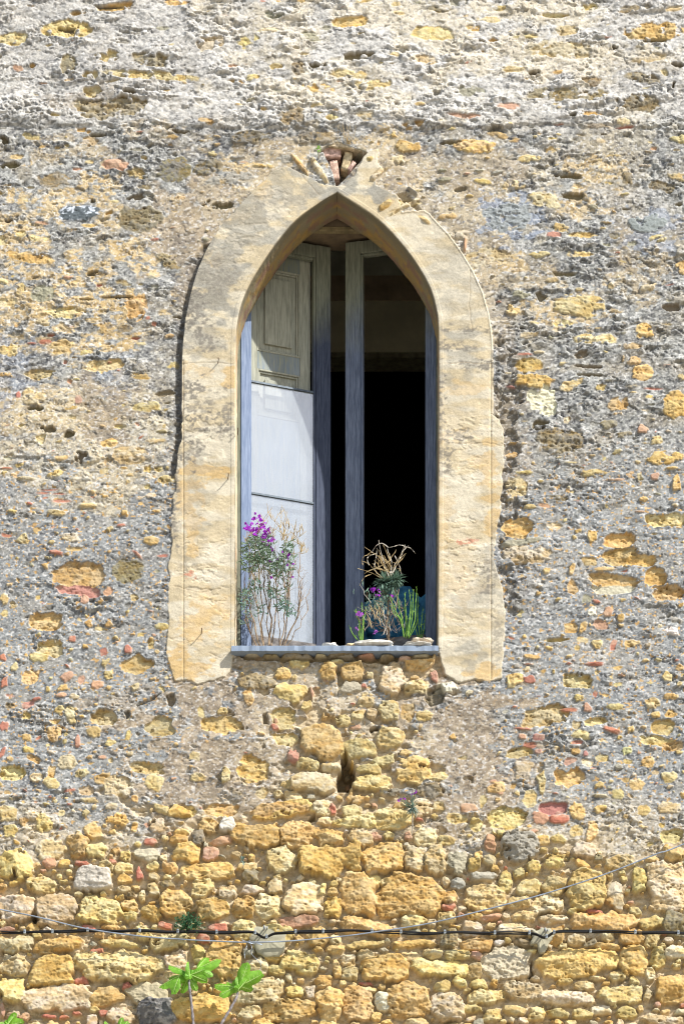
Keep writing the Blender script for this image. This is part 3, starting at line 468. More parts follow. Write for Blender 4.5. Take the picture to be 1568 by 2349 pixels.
# ------------------------------------------------------------------ materials
def nmat(name):
    m = bpy.data.materials.new(name); m.use_nodes = True; n = m.node_tree; b = n.nodes['Principled BSDF']
    b.inputs['Specular IOR Level'].default_value = .2
    return m, n, b
def N(n, t, **kw):
    x = n.nodes.new(t)
    for k, v in kw.items():
        if k in x.inputs: x.inputs[k].default_value = v
        else: setattr(x, k, v)
    return x
def wall_mat():
    m, n, b = nmat('weathered_wall'); L = n.links.new
    a = N(n, 'ShaderNodeAttribute', attribute_name='albedo'); tc = N(n, 'ShaderNodeTexCoord')
    n1 = N(n, 'ShaderNodeTexNoise', Scale=210.0, Detail=4.0, Roughness=.65); L(tc.outputs['Object'], n1.inputs['Vector'])
    n2 = N(n, 'ShaderNodeTexNoise', Scale=75.0, Detail=3.0); L(tc.outputs['Object'], n2.inputs['Vector'])
    mr = N(n, 'ShaderNodeMapRange'); mr.inputs['From Min'].default_value = .3; mr.inputs['From Max'].default_value = .7; mr.inputs['To Min'].default_value = .80; mr.inputs['To Max'].default_value = 1.18
    L(n1.outputs['Fac'], mr.inputs['Value'])
    mx = N(n, 'ShaderNodeMix', data_type='RGBA', blend_type='MULTIPLY'); mx.inputs['Factor'].default_value = 1
    L(a.outputs['Color'], mx.inputs['A']); L(mr.outputs['Result'], mx.inputs['B'])
    hs = N(n, 'ShaderNodeHueSaturation', Saturation=.97, Value=1.0); L(mx.outputs['Result'], hs.inputs['Color'])
    L(hs.outputs['Color'], b.inputs['Base Color']); b.inputs['Roughness'].default_value = .95; b.inputs['Specular IOR Level'].default_value = .12
    ad = N(n, 'ShaderNodeMath', operation='ADD'); L(n1.outputs['Fac'], ad.inputs[0]); L(n2.outputs['Fac'], ad.inputs[1])
    bp = N(n, 'ShaderNodeBump', Strength=.40, Distance=.003); L(ad.outputs[0], bp.inputs['Height']); L(bp.outputs['Normal'], b.inputs['Normal'])
    return m
def plain(name, c, rough=.8, var=.25, scale=30, c2=None, bump=.3, bd=.002, stretch=None, metal=0, spec=.2, trans=0):
    m, n, b = nmat(name); L = n.links.new; tc = N(n, 'ShaderNodeTexCoord'); mp = N(n, 'ShaderNodeMapping'); L(tc.outputs['Object'], mp.inputs['Vector'])
    if stretch: mp.inputs['Scale'].default_value = stretch
    ns = N(n, 'ShaderNodeTexNoise', Scale=float(scale), Detail=5.0, Roughness=.6); L(mp.outputs[0], ns.inputs['Vector'])
    cr = N(n, 'ShaderNodeValToRGB'); cr.color_ramp.elements[0].position = .35; cr.color_ramp.elements[1].position = .65
    d = tuple(v * (1 - var) for v in c); e = c2 or tuple(min(1, v * (1 + var)) for v in c)
    cr.color_ramp.elements[0].color = d + (1,); cr.color_ramp.elements[1].color = tuple(e) + (1,)
    L(ns.outputs['Fac'], cr.inputs[0]); L(cr.outputs[0], b.inputs['Base Color'])
    b.inputs['Roughness'].default_value = rough; b.inputs['Metallic'].default_value = metal; b.inputs['Specular IOR Level'].default_value = spec
    if bump:
        bp = N(n, 'ShaderNodeBump', Strength=bump, Distance=bd); L(ns.outputs['Fac'], bp.inputs['Height']); L(bp.outputs[0], b.inputs['Normal'])
    if trans:
        out = n.nodes['Material Output']; t = N(n, 'ShaderNodeBsdfTranslucent'); L(cr.outputs[0], t.inputs['Color']); mx = N(n, 'ShaderNodeMixShader'); mx.inputs[0].default_value = trans
        L(b.outputs[0], mx.inputs[1]); L(t.outputs[0], mx.inputs[2]); L(mx.outputs[0], out.inputs['Surface'])
    return m
WM = wall_mat()

# ------------------------------------------------------------------ building wall sheet
building = tag(empty('stone_building', (0, 0, 0)), 'old rubble stone building with patchy ochre and grey render round a pointed arch window', 'building')
idx = np.arange(NX * NY).reshape(NY, NX)
q = np.stack([idx[1:, :-1], idx[1:, 1:], idx[:-1, 1:], idx[:-1, :-1]], -1).reshape(-1, 4)
dmin = np.minimum.reduce([DO[1:, :-1], DO[1:, 1:], DO[:-1, 1:], DO[:-1, :-1]]).ravel()
ycen = (Y[1:, :-1] + Y[:-1, :-1]).ravel() / 2
xcen = (X[1:, :-1] + X[1:, 1:]).ravel() / 2
cut = (dmin < np.where((np.abs(xcen - 772.5) < 14) & (ycen < 446), .5, 8.0)) & (ycen < 1490)
cut |= (np.minimum(DO[1:, :-1], DO[:-1, 1:]).ravel() < 0)
smx = np.maximum.reduce([SUR[1:, :-1], SUR[1:, 1:], SUR[:-1, 1:], SUR[:-1, :-1]]).ravel()
co = np.stack([(X - 784) * S, -H, ZC + (1174.5 - Y) * S], -1).reshape(-1, 3)
cols = A.reshape(-1, 3)
def sub(mask, name):
    qq = q[mask]; use, inv = np.unique(qq, return_inverse=True)
    return np_mesh(name, co[use], inv.reshape(-1, 4), cols[use])
wall = new_obj('wall', sub(~cut & (smx < .5), 'wall'), building, WM)
surround = new_obj('window_surround', sub(~cut & (smx >= .5), 'window_surround'), building, WM)
surround['label'] = 'worn cream plaster band framing the pointed arch'

def samp(F_, px, py):
    i = np.clip(np.searchsorted(gy, py) - 1, 0, NY - 2); j = np.clip(np.searchsorted(gx, px) - 1, 0, NX - 2)
    ty = (py - gy[i]) / (gy[i + 1] - gy[i]); tx = (px - gx[j]) / (gx[j + 1] - gx[j])
    if F_.ndim == 3: ty = ty[:, None]; tx = tx[:, None]
    return (F_[i, j] * (1 - tx) + F_[i, j + 1] * tx) * (1 - ty) + (F_[i + 1, j] * (1 - tx) + F_[i + 1, j + 1] * tx) * ty
# reveal: front lip + soffit as one ribbon following the outline
def resample(P, d):
    P = np.array(P, float); L = np.concatenate([[0], np.cumsum(np.hypot(*np.diff(P, axis=0).T))]); n = int(L[-1] / d)
    t = np.linspace(0, L[-1], n); return np.stack([np.interp(t, L, P[:, 0]), np.interp(t, L, P[:, 1])], 1)
def ribbon(P, sign):
    P = resample(P, 1.6); T = np.gradient(P, axis=0); T /= np.hypot(T[:, 0], T[:, 1])[:, None]
    Nn = np.stack([T[:, 1], -T[:, 0]], 1) * sign       # outward from opening
    n = len(P); arc = np.arange(n) * 1.6
    rows = []; crows = []
    for r in (13.5, 11.5, 10, 8, 6, 4, 2.5, 1.2, .4):
        p = P + Nn * r
        if sign < 0: p[:, 0] = np.minimum(p[:, 0], 772.4) if P[0, 0] < 780 and False else p[:, 0]
        h = samp(H, p[:, 0], p[:, 1]) + .0012 - (.010 if r > 13 else (.003 if r > 11 else 0)) - (.006 * (1 - r / 1.6) ** 2 if r < 1.6 else 0)
        rows.append((p, -h)); crows.append(samp(A, p[:, 0], p[:, 1]))
    depths = [-.012, .0, .012, .03, .05, .075, .1, .125, .15, .175, .2, .222, .242, .26]
    hl = rows[-1][1]
    back = .285 + .03 * (fbm(arc, arc * 0, 60, 1, 4, 601) - .5) * 2
    for di, d in enumerate(depths + [None]):
        dd = back if d is None else np.minimum(np.full(n, d), back - .004)
        av = arc.copy(); dv = dd / S
        rn = (fbm(av, dv, 26, 16, 3, 611) - .5) * 3.0 + (fbm(av, dv, 7, 6, 2, 621) - .5) * 1.4
        fade = min(1, max(0, (di) / 3)); p = P - Nn * (rn * fade)[:, None]
        if d is None: p = P + Nn * (1.5 + 3 * fbm(arc, arc * 0 + 3, 20, 1, 3, 641))[:, None] if True else p
        rows.append((p, dd))
        # own palette: darker front edge, ochre and reddish patches on the soffit, paler jambs
        jm = sstep(700, 860, P[:, 1]); k = np.full(n, 0 if d is None else d)
        c = np.broadcast_to(C(.38, .265, .105), (n, 3)).copy()
        c = mixc(c, C(.30, .25, .15), sstep(.4, .6, fbm(av, dv, 40, 20, 3, 631)))
        c = mixc(c, C(.46, .29, .09), sstep(.50, .62, fbm(av, dv * 1.3, 30, 30, 3, 633)) * .8)
        c = mixc(c, C(.29, .175, .13), sstep(.56, .62, fbm(av + 50, dv, 34, 20, 3, 635)) * .8)
        c = mixc(c, C(.21, .19, .13), sstep(.10, .04, k + (fbm(av, dv, 18, 18, 2, 637) - .5) * .06) * .85 * (1 - jm))
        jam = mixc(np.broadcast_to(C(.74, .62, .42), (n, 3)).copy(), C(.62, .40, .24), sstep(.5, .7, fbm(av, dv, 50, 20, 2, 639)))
        if sign > 0: jam = jam * .62  # right jamb's shade painted into its colour
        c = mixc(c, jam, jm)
        if di == 0: c = (c + crows[-1]) / 2
        crows.append(c)
    # a returning back lip so that the edge has thickness
    rows.append((P + Nn * 30, back + .02)); crows.append(crows[-1] * .8)
    co_ = np.concatenate([np.stack([(p[:, 0] - 784) * S, d if np.ndim(d) else np.full(n, d), ZC + (1174.5 - p[:, 1]) * S], 1) for p, d in rows])
    return co_, np.concatenate(crows), n, len(rows)
def rib_mesh(P, sign):
    c, col, n, m = ribbon(P, sign); ii = np.arange(n * m).reshape(m, n)
    qq = np.stack([ii[:-1, :-1], ii[:-1, 1:], ii[1:, 1:], ii[1:, :-1]], -1).reshape(-1, 4)
    if sign > 0: qq = qq[:, ::-1]
    return c, col, qq
cl, cc1, q1 = rib_mesh(lcur, -1); cr_, cc2, q2 = rib_mesh(rcur, 1)
co2 = np.concatenate([cl, cr_]); qq2 = np.concatenate([q1, q2 + len(cl)])
reveal = new_obj('arch_reveal', np_mesh('arch_reveal', co2, qq2, np.clip(np.concatenate([cc1, cc2]), .02, .88)), building, WM)

# ------------------------------------------------------------------ small mesh builder
class MB:
    def __init__(s): s.v = []; s.f = []
    def box(s, x0, x1, y0, y1, z0, z1, M=None):
        b = len(s.v); P = [(x, y, z) for z in (z0, z1) for y in (y0, y1) for x in (x0, x1)]
        if M is not None: P = [M(p) for p in P]
        s.v += P
        s.f += [(b, b + 1, b + 3, b + 2), (b + 4, b + 6, b + 7, b + 5), (b, b + 4, b + 5, b + 1), (b + 2, b + 3, b + 7, b + 6), (b, b + 2, b + 6, b + 4), (b + 1, b + 5, b + 7, b + 3)]
    def tube(s, pts, rad, k=6):
        n = len(pts); b = len(s.v); P = np.array(pts, float); T = np.gradient(P, axis=0)
        T /= np.linalg.norm(T, axis=1)[:, None] + 1e-9
        up = np.array([0, -1, .01]) if abs(T[0][1]) < .9 else np.array([1., 0, 0])
        for i in range(n):
            a = np.cross(T[i], up); a /= np.linalg.norm(a) + 1e-9; c = np.cross(T[i], a)
            r = rad[i] if hasattr(rad, '__len__') else rad
            for j in range(k):
                t = 2 * math.pi * j / k; s.v.append(tuple(P[i] + r * (a * math.cos(t) + c * math.sin(t))))
        for i in range(n - 1):
            for j in range(k):
                s.f.append((b + i * k + j, b + i * k + (j + 1) % k, b + (i + 1) * k + (j + 1) % k, b + (i + 1) * k + j))
        s.f.append(tuple(b + j for j in range(k))[::-1]); s.f.append(tuple(b + (n - 1) * k + j for j in range(k)))
    def leaf(s, p, d, L, W, nrm=None, bend=.3, seg=4):
        p = np.array(p, float); d = np.array(d, float); d /= np.linalg.norm(d) + 1e-9
        nn = np.array(nrm if nrm is not None else rng.normal(size=3)); side = np.cross(d, nn); side /= np.linalg.norm(side) + 1e-9; nn = np.cross(side, d)
        b = len(s.v)
        for i in range(seg + 1):
            t = i / seg; w = W * math.sin(math.pi * min(1, .12 + .88 * t)) ** .7 * (1 if i < seg else .02) / 2
            c = p + d * L * t - nn * bend * L * t * t
            s.v += [tuple(c - side * w + nn * w * .35), tuple(c), tuple(c + side * w + nn * w * .35)]
        for i in range(seg):
            a = b + i * 3; s.f += [(a, a + 1, a + 4, a + 3), (a + 1, a + 2, a + 5, a + 4)]
    def build(s, name, mat, parent=None, smooth=False, bev=0):
        me = bpy.data.meshes.new(name); me.from_pydata([tuple(map(float, v)) for v in s.v], [], s.f); me.update()
        if smooth: me.polygons.foreach_set('use_smooth', [True] * len(me.polygons))
        o = new_obj(name, me, parent, mat)
        if bev:
            m = o.modifiers.new('b', 'BEVEL'); m.width = bev; m.segments = 2; m.limit_method = 'ANGLE'
        return o

# ------------------------------------------------------------------ masonry core and room behind the window
m_in = plain('embrasure_plaster', (.20, .15, .095), .95, .3, 9, bump=.5, bd=.01)
m_room = plain('room_plaster', (.86, .80, .55), .95, .12, 4, bump=.2)
m_frieze = plain('painted_frieze', (.56, .44, .30), .95, .25, 5)
m_top = plain('room_upper_paint', (.66, .66, .52), .95, .25, 3)
m_dark = plain('unlit_room_black', (.012, .011, .011), .9, .2, 6)  # near-black tone painted in for the darkness of the room beyond
m_floor = plain('room_floor', (.62, .55, .42), .7, .2, 6)
zs = wz(1481) - .023                                             # sill top
xl, xr = wx(533), wx(1010)
core = MB()
ZT = ZC + 1.735
core.box(-4.2, xl - .02, .30, .56, 0, ZC + 6.3); core.box(xr + .02, 5.0, .30, .56, 0, ZC + 6.3)
core.box(xl - .02, xr + .02, .302, .56, ZT, ZC + 6.3); core.box(xl - .02, xr + .02, .162, .56, 0, zs - .035)
core.build('masonry_core', m_in, building)
rm = MB(); Yb = 2.3
rm.box(-1.9, -1.8, .56, 5, ZC - 2.2, ZC + 3.0); rm.box(1.8, 1.9, .56, 5, ZC - 2.2, ZC + 3.0)
rm.box(-1.8, 1.8, Yb, Yb + .2, ZC + 2.016, ZC + 2.347)
rm.box(-1.8, -1.55, Yb, Yb + .2, ZC - 2.1, ZC + 2.016); rm.box(1.55, 1.8, Yb, Yb + .2, ZC - 2.1, ZC + 2.016)
rm.build('room_wall', m_room, building)
t = MB(); t.box(-1.55, 1.55, Yb - .02, Yb + .16, ZC + 1.985, ZC + 2.016); t.build('lintel_trim', plain('trim_paint', (.34, .32, .20), .8), building)
t = MB(); t.box(-1.8, 1.8, Yb - .006, Yb + .2, ZC + 2.347, ZC + 2.50); t.build('painted_frieze', m_frieze, building)
t = MB(); t.box(-1.8, 1.8, Yb, Yb + .2, ZC + 2.50, ZC + 3.0); t.build('upper_wall', m_top, building)
t = MB(); t.box(-1.9, 1.9, .56, 5.1, ZC + 3.0, ZC + 3.1); t.build('ceiling', m_top, building)
t = MB(); t.box(-1.9, 1.9, .56, 5.1, ZC - 2.2, ZC - 2.1); t.build('room_floor', m_floor, building)
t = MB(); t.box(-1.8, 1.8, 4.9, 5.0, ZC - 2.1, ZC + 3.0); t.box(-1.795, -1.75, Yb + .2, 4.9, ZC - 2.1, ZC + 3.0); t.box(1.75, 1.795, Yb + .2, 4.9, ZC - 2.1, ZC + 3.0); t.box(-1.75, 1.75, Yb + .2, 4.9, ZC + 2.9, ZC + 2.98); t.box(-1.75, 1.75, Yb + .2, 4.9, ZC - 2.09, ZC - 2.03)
t.build('dark_void_box', m_dark, building)  # closed box added behind the opening, black walls standing in for shade
# ceiling timber just behind the lintel
t = MB(); t.box(xl + .01, xr - .01, .30, .34, ZT - .022, ZT - .001); t.build('lintel_board', plain('old_board', (.30, .24, .13), .9, .3, 20), building, bev=.003)

# sill slab
m_sill = plain('grey_marble', (.25, .31, .40), .55, .14, 14, bump=.15, bd=.002, spec=.35)
sill = MB(); n_ = 60
xs = np.linspace(wx(531.5), wx(1004), n_)
for i, x in enumerate(xs):
    e = .0015 * math.sin(i * 1.7) + .001 * math.sin(i * 4.1)
    for (y, z) in ((-.056 + e, zs - .030 + abs(e)), (-.058 + e, zs - .003), (-.054 + e, zs), (.30, zs), (.30, zs - .03)): sill.v.append((x, y, z))
for i in range(n_ - 1):
    for j in range(5): sill.f.append((i * 5 + j, (i + 1) * 5 + j, (i + 1) * 5 + (j + 1) % 5, i * 5 + (j + 1) % 5))
sill.f.append((0, 1, 2, 3, 4)); sill.f.append(tuple((n_ - 1) * 5 + j for j in (4, 3, 2, 1, 0)))
sill.build('window_sill', m_sill, building)

# ------------------------------------------------------------------ timber casements
def wood_mat(name, cols_, zlow, zhigh):
    """weathered paint, changing with the height of the bleached part"""
    m, n, b = nmat(name); L = n.links.new; tc = N(n, 'ShaderNodeTexCoord'); mp = N(n, 'ShaderNodeMapping'); mp.inputs['Scale'].default_value = (1, 1, .07); L(tc.outputs['Object'], mp.inputs['Vector'])
    n1 = N(n, 'ShaderNodeTexNoise', Scale=120.0, Detail=6.0, Roughness=.7); L(mp.outputs[0], n1.inputs['Vector'])
    n2 = N(n, 'ShaderNodeTexNoise', Scale=9.0, Detail=5.0, Roughness=.65); mp2 = N(n, 'ShaderNodeMapping'); mp2.inputs['Scale'].default_value = (1, 1, .3); L(tc.outputs['Object'], mp2.inputs['Vector']); L(mp2.outputs[0], n2.inputs['Vector'])
    r1 = N(n, 'ShaderNodeValToRGB'); r1.color_ramp.elements[0].position = .38; r1.color_ramp.elements[1].position = .62
    r1.color_ramp.elements[0].color = cols_[0] + (1,); r1.color_ramp.elements[1].color = cols_[1] + (1,); L(n1.outputs['Fac'], r1.inputs[0])
    r2 = N(n, 'ShaderNodeValToRGB'); r2.color_ramp.elements[0].position = .38; r2.color_ramp.elements[1].position = .62
    r2.color_ramp.elements[0].color = cols_[2] + (1,); r2.color_ramp.elements[1].color = cols_[3] + (1,); L(n1.outputs['Fac'], r2.inputs[0])
    sp = N(n, 'ShaderNodeSeparateXYZ'); L(tc.outputs['Object'], sp.inputs[0])
    a1 = N(n, 'ShaderNodeMath', operation='MULTIPLY_ADD'); L(n2.outputs['Fac'], a1.inputs[0]); a1.inputs[1].default_value = (zhigh - zlow) * 1.6; L(sp.outputs['Z'], a1.inputs[2])
    mr = N(n, 'ShaderNodeMapRange'); mr.inputs['From Min'].default_value = zlow + (zhigh - zlow) * .8; mr.inputs['From Max'].default_value = zhigh + (zhigh - zlow) * .8; L(a1.outputs[0], mr.inputs['Value'])
    mx = N(n, 'ShaderNodeMix', data_type='RGBA'); L(mr.outputs['Result'], mx.inputs['Factor']); L(r1.outputs[0], mx.inputs['A']); L(r2.outputs[0], mx.inputs['B']); L(mx.outputs['Result'], b.inputs['Base Color'])
    b.inputs['Roughness'].default_value = .75; bp = N(n, 'ShaderNodeBump', Strength=.5, Distance=.0015); L(n1.outputs['Fac'], bp.inputs['Height']); L(bp.outputs[0], b.inputs['Normal'])
    return m
zb, zt = ZC - .737, ZC + 1.718
BL = ((.09, .112, .165), (.18, .215, .29)); OL = ((.15, .16, .12), (.27, .28, .21))
m_stile = wood_mat('blue_grey_timber', BL + OL, 1.05, 1.45)
m_stileD = wood_mat('dark_blue_timber', ((.038, .048, .078), (.08, .096, .14)) + OL, 1.1, 1.45)
m_hinge = wood_mat('light_blue_timber', ((.13, .18, .29), (.24, .30, .43), (.14, .19, .30), (.26, .31, .38)), 1.0, 1.4)
m_shut = wood_mat('shutter_paint', ((.30, .34, .36), (.46, .465, .43), (.26, .265, .21), (.44, .44, .35)), .55, .95)
m_shutR = wood_mat('shutter_rail_paint', ((.24, .31, .41), (.40, .43, .43), (.17, .21, .24), (.28, .29, .20)), .5, 1.2)
m_rail = plain('bare_grey_timber', (.13, .12, .115), .85, .35, 60, stretch=(.08, 1, 1), bump=.6, bd=.002, c2=(.26, .24, .23))
m_metal = plain('lead_bar', (.10, .12, .14), .5, .2, 40, metal=.5)
gm, gn, gb = nmat('dusty_glass'); GL = gn.links.new
tr = N(gn, 'ShaderNodeBsdfTransparent'); mxs = N(gn, 'ShaderNodeMixShader'); gnz = N(gn, 'ShaderNodeTexNoise', Scale=5.0, Detail=5.0); tcg = N(gn, 'ShaderNodeTexCoord'); GL(tcg.outputs['Object'], gnz.inputs['Vector'])
mrg = N(gn, 'ShaderNodeMapRange'); mrg.inputs['To Min'].default_value = .28; mrg.inputs['To Max'].default_value = .50; GL(gnz.outputs['Fac'], mrg.inputs['Value'])
gb.inputs['Base Color'].default_value = (.52, .58, .62, 1); gb.inputs['Roughness'].default_value = .25; gb.inputs['Specular IOR Level'].default_value = .6
gls = N(gn, 'ShaderNodeBsdfGlossy', Roughness=.12); mx2 = N(gn, 'ShaderNodeMixShader'); mx2.inputs[0].default_value = .5; GL(gb.outputs[0], mx2.inputs[1]); GL(gls.outputs[0], mx2.inputs[2])
GL(mrg.outputs['Result'], mxs.inputs[0]); GL(tr.outputs[0], mxs.inputs[1]); GL(mx2.outputs[0], mxs.inputs[2]); GL(mxs.outputs[0], gn.nodes['Material Output'].inputs['Surface'])

def casement(hx, side, ang, W, hinge_m, free_m, names):
    """local x from hinge to free edge; side +1 = hinge at left"""
    c = empty('casement', (hx, .305, ZC)); c.parent = building
    ca, sa = math.cos(ang), math.sin(ang)
    def M(p): return (side * (p[0] * ca - p[1] * sa * 1.0) + 0, p[0] * sa + p[1] * ca, p[2] - ZC)
    def Mw(p): return M(p)
    T = .042; hs, fs = .062, .088
    a = MB(); a.box(0, hs, 0, T, zb, zt, Mw); a.build('hinge_stile', hinge_m, c, bev=.003)
    a = MB(); a.box(W - fs, W, 0, T, zb, zt, Mw); a.box(W - fs - .014, W - fs, .006, T - .004, zb + .2, zt - .075, Mw); a.build('meeting_stile', free_m, c, bev=.003)
    a = MB(); a.box(hs, W - fs, .002, T - .002, zt - .072, zt - .002, Mw); a.box(hs, W - fs - .014, .010, T - .006, zt - .086, zt - .072, Mw); a.build('top_rail', free_m, c, bev=.003)
    a = MB(); a.box(hs, W - fs, -.006, T - .002, zb + .004, zb + .20, Mw); a.box(hs, W - fs, -.022, -.006, zb + .01, zb + .09, Mw); a.build('bottom_rail', m_rail, c, bev=.008)
    if side > 0:
        z1, z2 = ZC + .885, ZC + .259
        for z in (z1, z2):
            a = MB(); a.box(hs, W - fs - .014, .004, .018, z - .006, z + .004, Mw); a.build('glazing_bar', m_metal, c)
        for z0, z9 in ((z2 + .004, z1 - .006), (zb + .20, z2 - .006)):
            a = MB(); a.box(hs, W - fs - .014, .012, .015, z0, z9, Mw); a.build('glass_pane', gm, c)
    return c, Mw
LW = .535
cas_l, ML_ = casement(wx(549), 1, R(20.5), LW, m_hinge, m_stileD, None)
cas_r, MR_ = casement(wx(1003), -1, R(15), .525, m_stile, m_stile, None)
# panelled inner shutter folded against the left casement
sh = empty('shutter', tuple(cas_l.location)); sh.parent = building
x0, x1 = .050, LW - .105; yb = .050
zp = [(ZC - .52, ZC - .02), (ZC + .72, ZC + .985), (ZC + 1.085, ZC + 1.56)]
a = MB(); a.box(x0, x1, yb + .018, yb + .026, zb + .05, zt - .06, ML_)
a.build('shutter_back', m_shut, sh)
a = MB()
a.box(x0, x0 + .062, yb, yb + .018, zb + .05, zt - .06, ML_); a.box(x1 - .062, x1, yb, yb + .018, zb + .05, zt - .06, ML_)
a.build('shutter_stile', m_shut, sh, bev=.002)
prev = zb + .05
for z0, z1 in zp + [(zt - .06, None)]:
    a = MB(); a.box(x0 + .062, x1 - .062, yb + .001, yb + .018, prev, z0, ML_); prev = z1
    a.build('shutter_rail', m_shutR, sh, bev=.002)
for z0, z1 in zp:
    a = MB()
    mxw = .016
    for k, (ii, yy) in enumerate([(0, .002), (.010, .010)]):
        X0, X1, Z0, Z1 = x0 + .062 + ii, x1 - .062 - ii, z0 + ii, z1 - ii
        w = .010
        a.box(X0, X0 + w, yb + yy - .004, yb + .017, Z0, Z1, ML_); a.box(X1 - w, X1, yb + yy - .004, yb + .017, Z0, Z1, ML_)
        a.box(X0 + w, X1 - w, yb + yy - .004, yb + .017, Z0, Z0 + w, ML_); a.box(X0 + w, X1 - w, yb + yy - .004, yb + .017, Z1 - w, Z1, ML_)
    a.box(x0 + .062 + .048, x1 - .062 - .048, yb + .004, yb + .0175, z0 + .05, z1 - .05, ML_)
    a.build('shutter_panel', m_shut, sh, bev=.003)
# fixed frame strips beside the hinges
a = MB(); a.box(wx(1003.5), wx(1012), .292, .36, zb, ZT - .03); a.box(wx(536), wx(546.5), .292, .36, zb, ZT - .03); a.build('window_frame', m_stileD, building, bev=.002)

# loose bricks wedged in the gap above the arch
def brick_mat(name, c): return plain(name, c, .95, .35, 38, bump=.8, bd=.006, c2=tuple(min(.8, v * 1.35 + .08) for v in c))
def brick(px, py, w, h, rot, depth, mat, seed):
    rr = random.Random(seed); a = MB(); c, s = math.cos(rot), math.sin(rot)
    nx, nz = 10, 6; wv, hv, dv = w * S / 2, h * S / 2, .05
    ps = []
    import mathutils
    bm_v = {}
    me = bpy.data.meshes.new('brick'); import bmesh
    bm = bmesh.new(); bmesh.ops.create_cube(bm, size=1.0); bmesh.ops.subdivide_edges(bm, edges=bm.edges[:], cuts=5, use_grid_fill=True)
    for v in bm.verts:
        e = sum(abs(abs(q_) - .5) < .01 for q_ in v.co); k = 1 - .02 * (e - 1) - (.03 * rr.random() if e > 1 else 0)
        x, y, z = v.co.x * 2 * wv * k, v.co.y * 2 * dv, v.co.z * 2 * hv * k
        j = .0022; x += rr.uniform(-j, j); y += rr.uniform(-j, j); z += rr.uniform(-j, j)
        v.co = (x * c - z * s, y, x * s + z * c)
    bm.to_mesh(me); bm.free(); me.polygons.foreach_set('use_smooth', [True] * len(me.polygons))
    o = new_obj('brick', me, building, mat); p = at(px, py, depth); o.location = p; return o
bR = brick_mat('red_brick', (.52, .33, .26)); bP = brick_mat('pink_brick', (.56, .36, .27)); bY = brick_mat('yellow_brick', (.54, .42, .24)); bC = brick_mat('mortared_brick', (.48, .38, .24))
brick(760, 360, 43, 23, 0.02, .075, bR, 1)['label'] = 'pink brick lying flat in the gap'
brick(767, 401, 19, 44, .12, .085, bP, 2)['label'] = 'pinkish brick standing upright in the gap'
brick(795, 380, 19, 42, -.26, .085, bY, 3)['label'] = 'yellow brick leaning in the gap'
brick(781, 343, 56, 12, -.12, .055, bC, 4)
brick(818, 350, 30, 11, -.22, .055, bC, 5)
brick(806, 392, 9, 24, -.6, .08, bR, 6)
# nails left in the plaster band
m_rust = plain('rusty_iron', (.09, .045, .025), .8, .3, 90)
for px, py in [(523, 1097), (500, 833), (462, 1452), (545, 994)]:
    p = np.array(at(px, py, -.02)); a = MB(); a.tube([p + (0, .02, 0), p, p + (.004, -.028, .006), p + (.003, -.04, .01)], [.0026, .0026, .0024, .003], 6); a.build('iron_nail', m_rust, building)

# ------------------------------------------------------------------ cables, clips, brackets
m_blk = plain('black_cable', (.012, .012, .013), .45, .2, 30, bump=0, spec=.4)
m_clip = plain('galvanised_clip', (.33, .36, .38), .45, .15, 40, metal=.3)
m_wire = plain('galvanised_wire', (.30, .34, .40), .5, .25, 60, metal=.4, stretch=(.2, 1, 1))
m_zinc = plain('zinc_hook', (.32, .34, .36), .5, .3, 50, metal=.5)
m_mor = plain('grey_green_mortar', (.40, .375, .27), .9, .12, 25, bump=.5, bd=.004)
def cab_y(px):
    y = 2147.5 + 3.0 * (px / 1568) + 1.2 * math.sin(px / 46.0) + .9 * math.sin(px / 19.0) + 1.3 * math.sin(px / 83.0 + 1)
    for cx in (607, 1246): y += 11 * math.exp(-((px - cx) / 15.0) ** 2)
    y += 2.0 * sum(math.exp(-((px - q_) / 60.0) ** 2) for q_ in (950, 1110, 520))
    return y
cable = tag(empty('cable_bundle', (0, -.09, wz(2149))), 'black cable bundle clipped horizontally across the bottom rubble courses', 'cable')
for j, (dy, dd, r) in enumerate([(-1.9, 0, .0042), (1.5, .004, .0044), (0, -.005, .0032)]):
    pts = []
    for px in np.linspace(-400, 1980, 500):
        w = math.sin(px / (31.0 + 7 * j) + j * 2) * .9
        x, y, z = wx(px), -.085 + dd, wz(cab_y(px) + dy + w); pts.append((x, y + .09, z - wz(2149)))
    a = MB(); a.tube(pts, r, 7); a.build('cable', m_blk, cable, smooth=True)
for px in [61, 124, 204, 323, 410, 498, 586, 612, 678, 741, 852, 918, 1018, 1132, 1211, 1250, 1267, 1350, 1452, 1550, -30, -110, 1640, 1720]:
    a = MB(); y = cab_y(px); x = wx(px); z = wz(y) - wz(2149); w = .0065
    a.box(x - w, x + w, -.011, .014, z - .0095, z + .0105); a.box(x - .005, x + .006, -.016, -.011, z + .001, z + .010)
    a.build('cable_clip', m_clip, cable, bev=.0015)
for k, (px, py, lab, pts_) in enumerate([(606, 2140, 'small zinc hook bolt above the wide grey mortar patch', 0), (1246, 2146, 'small zinc hook bolt set in the star shaped mortar patch', 1)]):
    hk = tag(empty('wall_hook', (wx(px), -.06, wz(py))), lab, 'hook')
    a = MB(); a.tube([(.0, .06, .01), (.0, -.01, .01), (.001, -.045, .006), (.004, -.055, -.008), (.002, -.045, -.018)], .0045, 8); a.build('hook_shank', m_zinc, hk, smooth=True)
    a = MB(); a.tube([(.016, .05, .012), (.016, -.02, .006), (.018, -.04, -.006)], .0035, 8); a.build('hook_bolt', m_zinc, hk, smooth=True)
